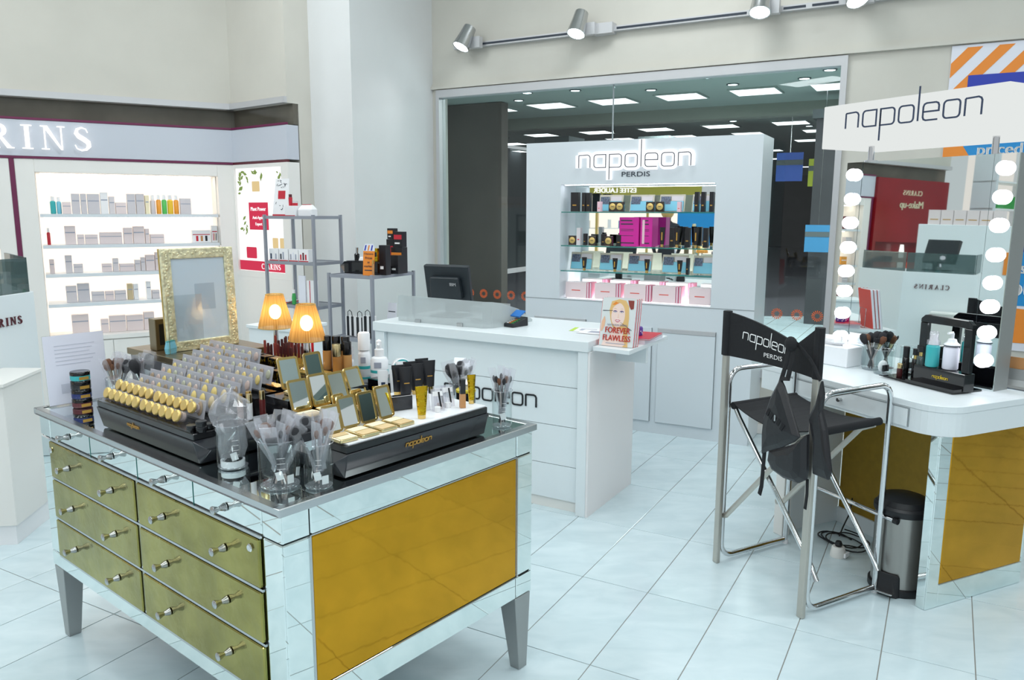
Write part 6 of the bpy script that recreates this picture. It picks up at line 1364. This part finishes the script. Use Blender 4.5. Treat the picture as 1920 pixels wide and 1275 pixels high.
for k, (x, y, r_) in enumerate(((-.16, .36, .2), (-.08, .30, .05))):
    t = thing('flyer', ['lime-edged paper flyer lying on the cash counter', 'white paper flyer lying beside the book display'][k], 'flyer', CF, x, y, CZ+.0003+k*.0015, r_)
    part(MB().box(-.10, .07, -.07, .07, 0, .001), 'sheet', 'white', t)
    if k == 0: part(MB().box(-.099, -.075, -.07, .07, .0011, .0013), 'lime_edge', 'lime', t)
    part(MB().box(-.05, .04, -.03, .03, .0011, .0013), 'print', 'text_grey', t)
# book display
LZ = .9155
BKF = Frame(*CF.pt(.118, .085)[:2], -30.5)
def face(mb_parent, w, h, Rr):
    # flat printed cover, drawn in layers
    def P(n, pts, m, l): part(MB().prism([(x*w, z*h) for x, z in pts], .0001+l*.00025, .0003+l*.00025, Rr @ STAND), n, m, mb_parent)
    el = lambda cx, cz, a, b, n=22, t0=0, t1=360: [(cx+a*math.cos(math.radians(t0+(t1-t0)*i/n)), cz+b*math.sin(math.radians(t0+(t1-t0)*i/n))) for i in range(n)]
    P('hair_print', [(-.22, .93), (.0, .985), (.2, .96), (.30, .84), (.33, .6), (.32, .34), (.36, .0), (.16, .0), (.2, .3), (-.14, .40), (-.22, .55), (-.27, .75)], 'blonde', 1)
    P('neck_print', [(-.16, .36), (.16, .36), (.26, .05), (.2, .0), (-.42, .0), (-.38, .12), (-.2, .2)], 'faceskin', 2)
    P('face_print', el(.0, .65, .205, .255), 'faceskin', 3)
    for sx in (-.095, .10):
        P('brow_print', [(sx-.065, .77), (sx, .79), (sx+.06, .775), (sx, .782)], 'hair', 4)
        P('eye_print', el(sx, .725, .058, .022, 14), 'eye', 4); P('eye_white_print', el(sx, .718, .04, .011, 12), 'white', 5); P('iris_print', el(sx, .72, .015, .011, 10), 'text_blue', 6)
    P('nose_print', [(-.02, .60), (.03, .595), (.012, .61), (.012, .68), (.004, .68), (.0, .61)], 'skin', 4)
    P('lips_print', [(-.085, .545), (-.03, .56), (.0, .553), (.03, .56), (.085, .545), (.04, .51), (.0, .50), (-.04, .51)], 'lips', 4); P('teeth_print', [(-.06, .543), (.06, .543), (.03, .523), (-.03, .523)], 'white', 5)
    P('fringe_print', [(-.21, .62), (-.245, .8), (-.13, .93), (.02, .95), (-.06, .88), (-.17, .80)], 'blonde', 5)
    P('hand_print', [(-.47, .50), (-.40, .62), (-.36, .52), (-.38, .40), (-.44, .30), (-.48, .30)], 'skin', 4)
    P('brush_print', [(-.46, .735), (-.16, .742), (-.16, .734), (-.46, .72)], 'text_dark', 6); P('brush_print', [(.08, .515), (.09, .505), (.44, .345), (.43, .36)], 'text_dark', 6)
    P('orange_print', [(.26, .97), (.44, .97), (.44, .80), (.36, .78), (.30, .86)], 'lip2', 4)
    P('orange_hair_print', [(-.1, .93), (-.2, .86), (-.12, .86), (.0, .90)], 'orange', 6)
for k in range(3):
    t = thing('book', ['front book with a blonde woman cover standing on the counter ledge', 'second book behind the front cover book on the ledge', 'rearmost of the three standing books on the ledge'][k], 'book', BKF, 0+.003*k, .022*k, LZ, -.02, group='standing books on the counter ledge')
    Rr = Matrix.Rotation(-.17, 4, 'X'); w_, h_ = .185, .245
    part(MB().box(-w_/2+.004, w_/2-.002, -.007, .007, .003, h_-.003, Rr), 'pages', 'paper', t)
    part(MB().box(-w_/2, w_/2, -.0085, -.0072, 0, h_, Rr), 'front_cover', 'coverbg', t); part(MB().box(-w_/2, w_/2, .0072, .0085, 0, h_, Rr), 'back_cover', 'text_red', t); part(MB().box(-w_/2-.0015, -w_/2, -.0085, .0085, 0, h_, Rr), 'spine', 'text_red', t)
    if k == 0:
        face(t, w_, h_, Rr @ T3(0, -.0086, 0))
        m = MB(); text(m, 'FOREVER', .042, Rr @ T3(.005, -.0125, .068) @ STAND, .0008, .8); text(m, 'FLAWLESS', .042, Rr @ T3(.003, -.0125, .028) @ STAND, .0008, .8); part(m, 'lettering', 'text_red', t)
        part(MB().box(-.055, .055, -.0115, -.0105, .013, .016, Rr), 'subtitle_line', 'text_grey', t); m = MB(); text(m, 'NAPOLEON PERDIS', .0125, Rr @ T3(.0, -.0125, .105) @ STAND, .0002); part(m, 'author_line', 'text_grey', t)
t = thing('book_stand', 'clear wire stand behind the standing books', 'book stand', BKF, 0, .085, LZ); part(MB().tube([(-.05, .0, .0), (-.05, -.0, .12), (.05, -.0, .12), (.05, .0, .0)], .002, 6), 'wire', 'steel', t); part(MB().box(-.06, .06, -.01, .02, 0, .002), 'foot', 'acrylic', t)
for k, (z, h, m, lab) in enumerate(((0, .022, 'paper', 'thick white book lying flat on the counter ledge'), (.0225, .008, 'red', 'thin red book lying on the white book on the ledge'))):
    t = thing('flat_book', lab, 'book', CF, .135+.01*k, .34-.01*k, LZ+z, .12*k-.05)
    part(MB().box(-.095, .095, -.12, .12, 0, .0015), 'lower_cover', m, t); part(MB().box(-.093, .093, -.118, .118, .0016, h-.0016), 'pages', 'paper', t); part(MB().box(-.095, .095, -.12, .12, h-.0015, h), 'upper_cover', 'white' if k == 0 else 'red', t)
for k, (x, y, m, lab) in enumerate(((.10, .27, 'magenta', 'pink polka dot sharpener pot on the red book'), (.145, .31, 'purple', 'purple polka dot sharpener pot on the red book'))):
    t = thing('dotted_pot', lab, 'pot', CF, x, y, LZ+.031)
    part(MB().lathe([(.026, 0), (.028, .004), (.028, .04), (.024, .045)], 20), 'pot', 'magenta' if k == 0 else 'purple', t, smooth=True)
    for q in range(14):
        a = q*2.4; z = .008+.028*((q*5) % 7)/7
        part(MB().lathe([(.0035, 0), (.0035, .001)], 8, Mx=T3(.0278*math.cos(a), .0278*math.sin(a), z) @ Matrix.Rotation(a, 4, 'Z') @ Matrix.Rotation(PI/2, 4, 'Y')), 'white_dot', 'white', t)
# ------------------------------------------------------------------ goods in the display cabinet
SH = {1: 1.5925, 2: 1.3455, 3: 1.1585, 4: .9485}
SN = {1: 'upper', 2: 'middle', 3: 'lower', 4: 'bottom'}
def dthing(n, lab, cat, x, y, s, rot=0, grp=None): return thing(n, lab, cat, DF, x, y, SH[s]+.0005, rot, grp)
def kit(x0, x1, s, h, lab):
    t = dthing('gift_kit', lab, 'gift set', (x0+x1)/2, .15, s, 0, 'turquoise gift kits'); w_ = min(x1-x0, .19); Rr = Matrix.Rotation(-.22, 4, 'X')
    part(MB().box(-w_/2, w_/2, -.002, .002, 0, h, Rr), 'card', 'kit_card', t); part(MB().box(-w_/2+.008, w_/2-.008, -.012, -.0022, .004, h*.6, Rr), 'turquoise_pouch', 'sky', t, bevel=.002); part(MB().box(-w_/2+.012, -.01, -.014, -.0122, h*.42, h*.86, Rr), 'glitter_panel', 'glitter', t)
    part(MB().box(-.005, w_/2-.012, -.006, -.0022, h*.62, h*.9, Rr), 'window', 'shelf_box', t)
mat('glitter', '5A6478', .3, metal=.4, noise=.7, scale=150)
kl = ['leftmost', 'second', 'third', 'fourth', 'rightmost']
for k, (a, b) in enumerate(((-1.191, -1.006), (-.952, -.77), (-.73, -.545), (-.493, -.327))): kit(a, b, 1, .125, f'turquoise and gold gift kit, {kl[k]} on the upper glass shelf')
for k, (a, b) in enumerate(((-1.415, -1.235), (-1.18, -.998), (-.955, -.77), (-.695, -.505), (-.47, -.312))): kit(a, b, 3, .132, f'turquoise and gold gift kit, {kl[k]} on the lower glass shelf')
def comp_(x, s, lab, y=.06):
    t = dthing('powder_box', lab, 'powder box', x, y, s, 0, 'black powder boxes'); part(MB().box(-.03, .03, -.012, .012, 0, .07), 'carton', 'black_gloss', t)
    part(MB().lathe([(.023, 0), (.024, .003), (.018, .005)], 20, Mx=T3(0, -.0122, .036) @ STAND), 'gold_disc', 'lid_gold', t, smooth=True); part(MB().box(-.01, .01, -.0185, -.0175, .034, .038), 'print', 'text_dark', t)
for k, x in enumerate((-1.045, -.99, -.763, -.692)): comp_(x if k else -1.055, 1, f'black box with gold disc, {ORD[k]} from the left on the upper glass shelf', .06 if k != 0 else .09)
for k, x in enumerate((-1.357, -1.198, -1.07)): comp_(x, 2, f'black box with gold disc, {ORD[k]} from the left on the middle glass shelf')
def tub(x, s, h, lab, y=.06, m='black_gloss'):
    t = dthing('black_tube', lab, 'tube', x, y, s, 0, 'black tubes in the cabinet'); part(MB().lathe([(.011, 0), (.011, .02)], 14), 'gold_foot', 'gold', t); part(MB().loft([[(a*math.cos(2*PI*i/14), b*math.sin(2*PI*i/14), z) for i in range(14)] for a, b, z in ((.013, .012, .0205), (.018, .009, h*.6), (.0205, .002, h))]), 'body', m, t, smooth=True); part(MB().box(-.004, .004, -.0125, -.011, h*.35, h*.75), 'gold_print', 'text_gold', t)
for k, x in enumerate((-.67, -.563, -.43)): tub(x, 2, .14, f'black tube with gold foot, {ORD[k]} from the left on the middle glass shelf')
for k, x in enumerate((-1.255, -1.013, -.771, -.533)): tub(x, 3, .10, f'small black tube, {ORD[k]} from the left on the lower glass shelf', .045)
def bbx(x, s, w_, h, lab, y=.07, m='black_satin', rot=0, pr='text_gold'):
    t = dthing('cosmetic_box', lab, 'box', x, y, s, rot); part(MB().box(-w_/2, w_/2, -.02, .02, 0, h), 'carton', m, t); part(MB().box(-w_/4, w_/4, -.021, -.0205, h*.3, h*.36), 'print', pr, t)
bbx(-1.345, 1, .06, .14, 'wide black carton at the left end of the upper glass shelf'); bbx(-1.273, 1, .026, .137, 'narrow black carton, second on the upper glass shelf'); bbx(-1.236, 1, .03, .136, 'narrow black carton, third on the upper glass shelf')
for k, x in enumerate((-.43, -.386, -.328)): bbx(x, 1, .027, .135, f'slim black carton, {ORD[k]} at the right end of the upper glass shelf', .05)
bbx(-1.143, 1, .026, .072, 'small pink box in front of the leftmost upper gift kit', .05, 'pink', 0, 'text_red'); bbx(-.554, 1, .025, .07, 'small pink box between the right gift kits on the upper shelf', .06, 'pink', 0, 'text_red')
bbx(-1.305, 2, .03, .128, 'tall lilac lipstick carton on the middle glass shelf', .06, 'shelf_box', 0, 'red'); bbx(-1.268, 2, .02, .085, 'thin black carton right of the lilac one on the middle shelf', .09)
bbx(-1.125, 2, .03, .083, 'black carton between the second and third gold discs', .1); bbx(-1.0, 2, .035, .08, 'black carton left of the magenta boxes', .09)
for k, x in enumerate((-.614, -.504, -.376)): bbx(x, 2, .034, .138, f'dark carton behind the {ORD[k]} tube on the middle glass shelf', .12)
bbx(-.484, 3, .018, .115, 'thin black carton between the two right gift kits on the lower shelf', .08)
for k, x in enumerate((-.93, -.80)):
    t = dthing('magenta_box', ['left tall magenta gift box on the middle glass shelf', 'right tall magenta gift box on the middle glass shelf'][k], 'gift box', x+.01, .13, 2, -.05)
    w_ = .15 if k == 0 else .09
    part(MB().box(-w_/2, w_/2, -.06, .06, 0, .207), 'carton', 'magenta', t, bevel=.001)
    m = MB()
    for q, (a, z) in enumerate(((-.6, .18), (-.3, .155), (-.1, .12), (-.1, .11), (-.2, .075), (.2, .02))): m.box(-w_/2+.012, w_/2*(.5+.3*a), -.0608, -.0602, z, z+(.008 if q in (0, 1, 5) else .003))
    part(m, 'print_lines', 'text_dark', t)
    if k: part(MB().box(-.03, -.012, -.0615, -.0605, .02, .19), 'white_lettering_strip', 'pink', t)
for k, (a, b) in enumerate(((-1.415, -1.245), (-1.178, -1.012), (-.948, -.783), (-.733, -.563), (-.467, -.314))):
    w_ = b-a
    t = dthing('pink_box', f'pale pink box, {kl[k]} on the bottom shelf', 'gift box', (a+b)/2, .12, 4, 0, 'pale pink boxes'); part(MB().box(-w_/2, w_/2, -.05, .05, 0, .118), 'carton', 'pinkpale', t, bevel=.001); part(MB().box(-.035, .035, -.0508, -.0502, .055, .061), 'print', 'text_red', t)
    if k < 4:
        for q in range(2):
            t = dthing('striped_box', f'slim pink striped box, {["left","right"][q]} of the pair beside the {kl[k]} pale pink box', 'gift box', b+.012+q*.021, .12, 4, 0, 'slim pink striped boxes'); part(MB().box(-.009, .009, -.05, .05, 0, .12), 'carton', 'stripe_pink', t); part(MB().box(-.003, .003, -.0508, -.0502, 0.002, .118), 'white_stripe', 'white', t)
# ------------------------------------------------------------------ the fair-goods wall opposite (seen in the cabinet mirror)
EF = Frame(-5.867, .957, -43.5+180)
EF = Frame(-5.45, .6, 152-17)
ef = thing('cosmetics_wall', 'lit cosmetics wall with gold lettered band seen in the cabinet mirror', 'display', EF, 0, 0, 0)
mat('olive_gold', '9A9238', .4)
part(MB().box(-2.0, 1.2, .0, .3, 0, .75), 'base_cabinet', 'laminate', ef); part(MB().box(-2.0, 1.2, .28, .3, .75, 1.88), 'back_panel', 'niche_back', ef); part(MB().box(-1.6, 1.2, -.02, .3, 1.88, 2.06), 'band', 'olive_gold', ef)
m = MB(); text(m, 'ESTEE LAUDER', .115, T3(-.1, -.025, 1.925) @ STAND, .004); part(m, 'lettering', 'letter_glow', ef)
for z in (1.0, 1.3, 1.6): part(MB().box(-1.55, 1.15, .06, .28, z-.015, z), 'shelf', 'white', ef)
for x in (-1.6, -.7, .2, 1.16): part(MB().box(x, x+.04, .0, .28, .75, 1.88), 'upright', 'gold_paint', ef)
part(MB().box(-1.95, -1.2, -.03, -.022, .95, 1.62), 'blue_poster', 'poster_blue', ef)
rg = random.Random(21)
for z in (1.0, 1.3, 1.6):
    for q in range(9):
        x = -.6+q*.19
        if abs(x-.22) < .07: continue
        b = MB().box(x, x+rg.uniform(.05, .11), .09, .2, z, z+rg.uniform(.06, .16)).build('store_product', ['hall_cyan', 'red', 'skin_tan', 'white', 'orange_bottle', 'teal'][rg.randrange(6)], loc=EF.pt(0, 0, 0), rz=EF.a)
        tag(b, 'small cosmetics box on the lit wall behind the shop assistant, seen only in the mirror', 'product', 'products on the mirrored cosmetics wall')
# shop assistant standing with her back to the cabinet
def skin_figure(name, verts, edges, radii, m, parent, root=0, sub=2):
    me = bpy.data.meshes.new(name); me.from_pydata(verts, edges, []); o = bpy.data.objects.new(name, me); C.objects.link(o); o.parent = parent
    o.modifiers.new('skin', 'SKIN'); sv = me.skin_vertices[0].data if me.skin_vertices else None
    if sv is None:
        me.skin_vertices.new() if hasattr(me.skin_vertices, 'new') else None; sv = me.skin_vertices[0].data
    for i, r_ in enumerate(radii): sv[i].radius = (r_, r_) if not isinstance(r_, tuple) else r_
    sv[root].use_root = True
    s = o.modifiers.new('subd', 'SUBSURF'); s.levels = sub; s.render_levels = sub
    me.materials.append(M[m]); return o
pe = thing('person', 'blonde person in dark clothes standing with back turned, seen in the cabinet mirror', 'person', WORLD, -3.75, .85, 0, math.radians(152-17))
V_ = [(0, 0, .93), (0, 0, 1.05), (0, -.01, 1.2), (0, .0, 1.36), (0, .005, 1.45), (0, .01, 1.52), (0, .01, 1.6), (0, .01, 1.66),
      (.09, 0, .88), (.10, .01, .48), (.10, -.01, .08), (.10, .12, .03), (-.09, 0, .88), (-.10, .01, .48), (-.10, -.01, .08), (-.10, .12, .03),
      (.17, 0, 1.36), (.22, .0, 1.1), (.19, .14, .95), (.17, .20, .93), (-.17, 0, 1.36), (-.22, .0, 1.1), (-.19, .14, .95), (-.17, .20, .93)]
E_ = [(0, 1), (1, 2), (2, 3), (3, 4), (4, 5), (5, 6), (6, 7), (0, 8), (8, 9), (9, 10), (10, 11), (0, 12), (12, 13), (13, 14), (14, 15), (3, 16), (16, 17), (17, 18), (18, 19), (3, 20), (20, 21), (21, 22), (22, 23)]
Rd = [(.15, .10), (.12, .09), (.14, .10), (.12, .09), .05, .07, .095, .07, .09, .055, .04, .03, .09, .055, .04, .03, .055, .042, .03, .025, .055, .042, .03, .025]
skin_figure('body', V_, E_, Rd, 'cloth_dark', pe)
part(MB().sphere((0, -.012, 1.60), .105, 16, 12, sz=1.15, sy=1.05), 'hair', 'hair', pe, smooth=True)
part(MB().sphere((0, .045, 1.585), .078, 16, 12, sz=1.25), 'face', 'skin', pe, smooth=True)
for s in (-1, 1):
    part(MB().sphere((s*.03, .118, 1.60), .009, 8, 6), 'eye', 'text_dark', pe); hh = part(MB().box(s*.165-.02, s*.165+.02, .205, .26, .915, .94), 'hand', 'skin', pe, bevel=.006)
    for q in range(4): part(MB().tube([(s*.165-.018+q*.012, .26, .928), (s*.165-.018+q*.012, .29, .925), (s*.165-.018+q*.012, .305-.004*q, .915)], .0055, 6), 'finger', 'skin', hh)
    part(MB().tube([(s*.165-s*.02, .225, .928), (s*.165-s*.04, .25, .925)], .007, 6), 'thumb', 'skin', hh)
part(MB().lathe([(.018, -.01), (.004, .02)], 8, c=(0, .125, 1.575)), 'nose', 'skin', pe); part(MB().box(-.02, .02, .116, .122, 1.54, 1.547), 'mouth', 'lips', pe)
for o in list(PROTO.values()): assert o.location.z > 0
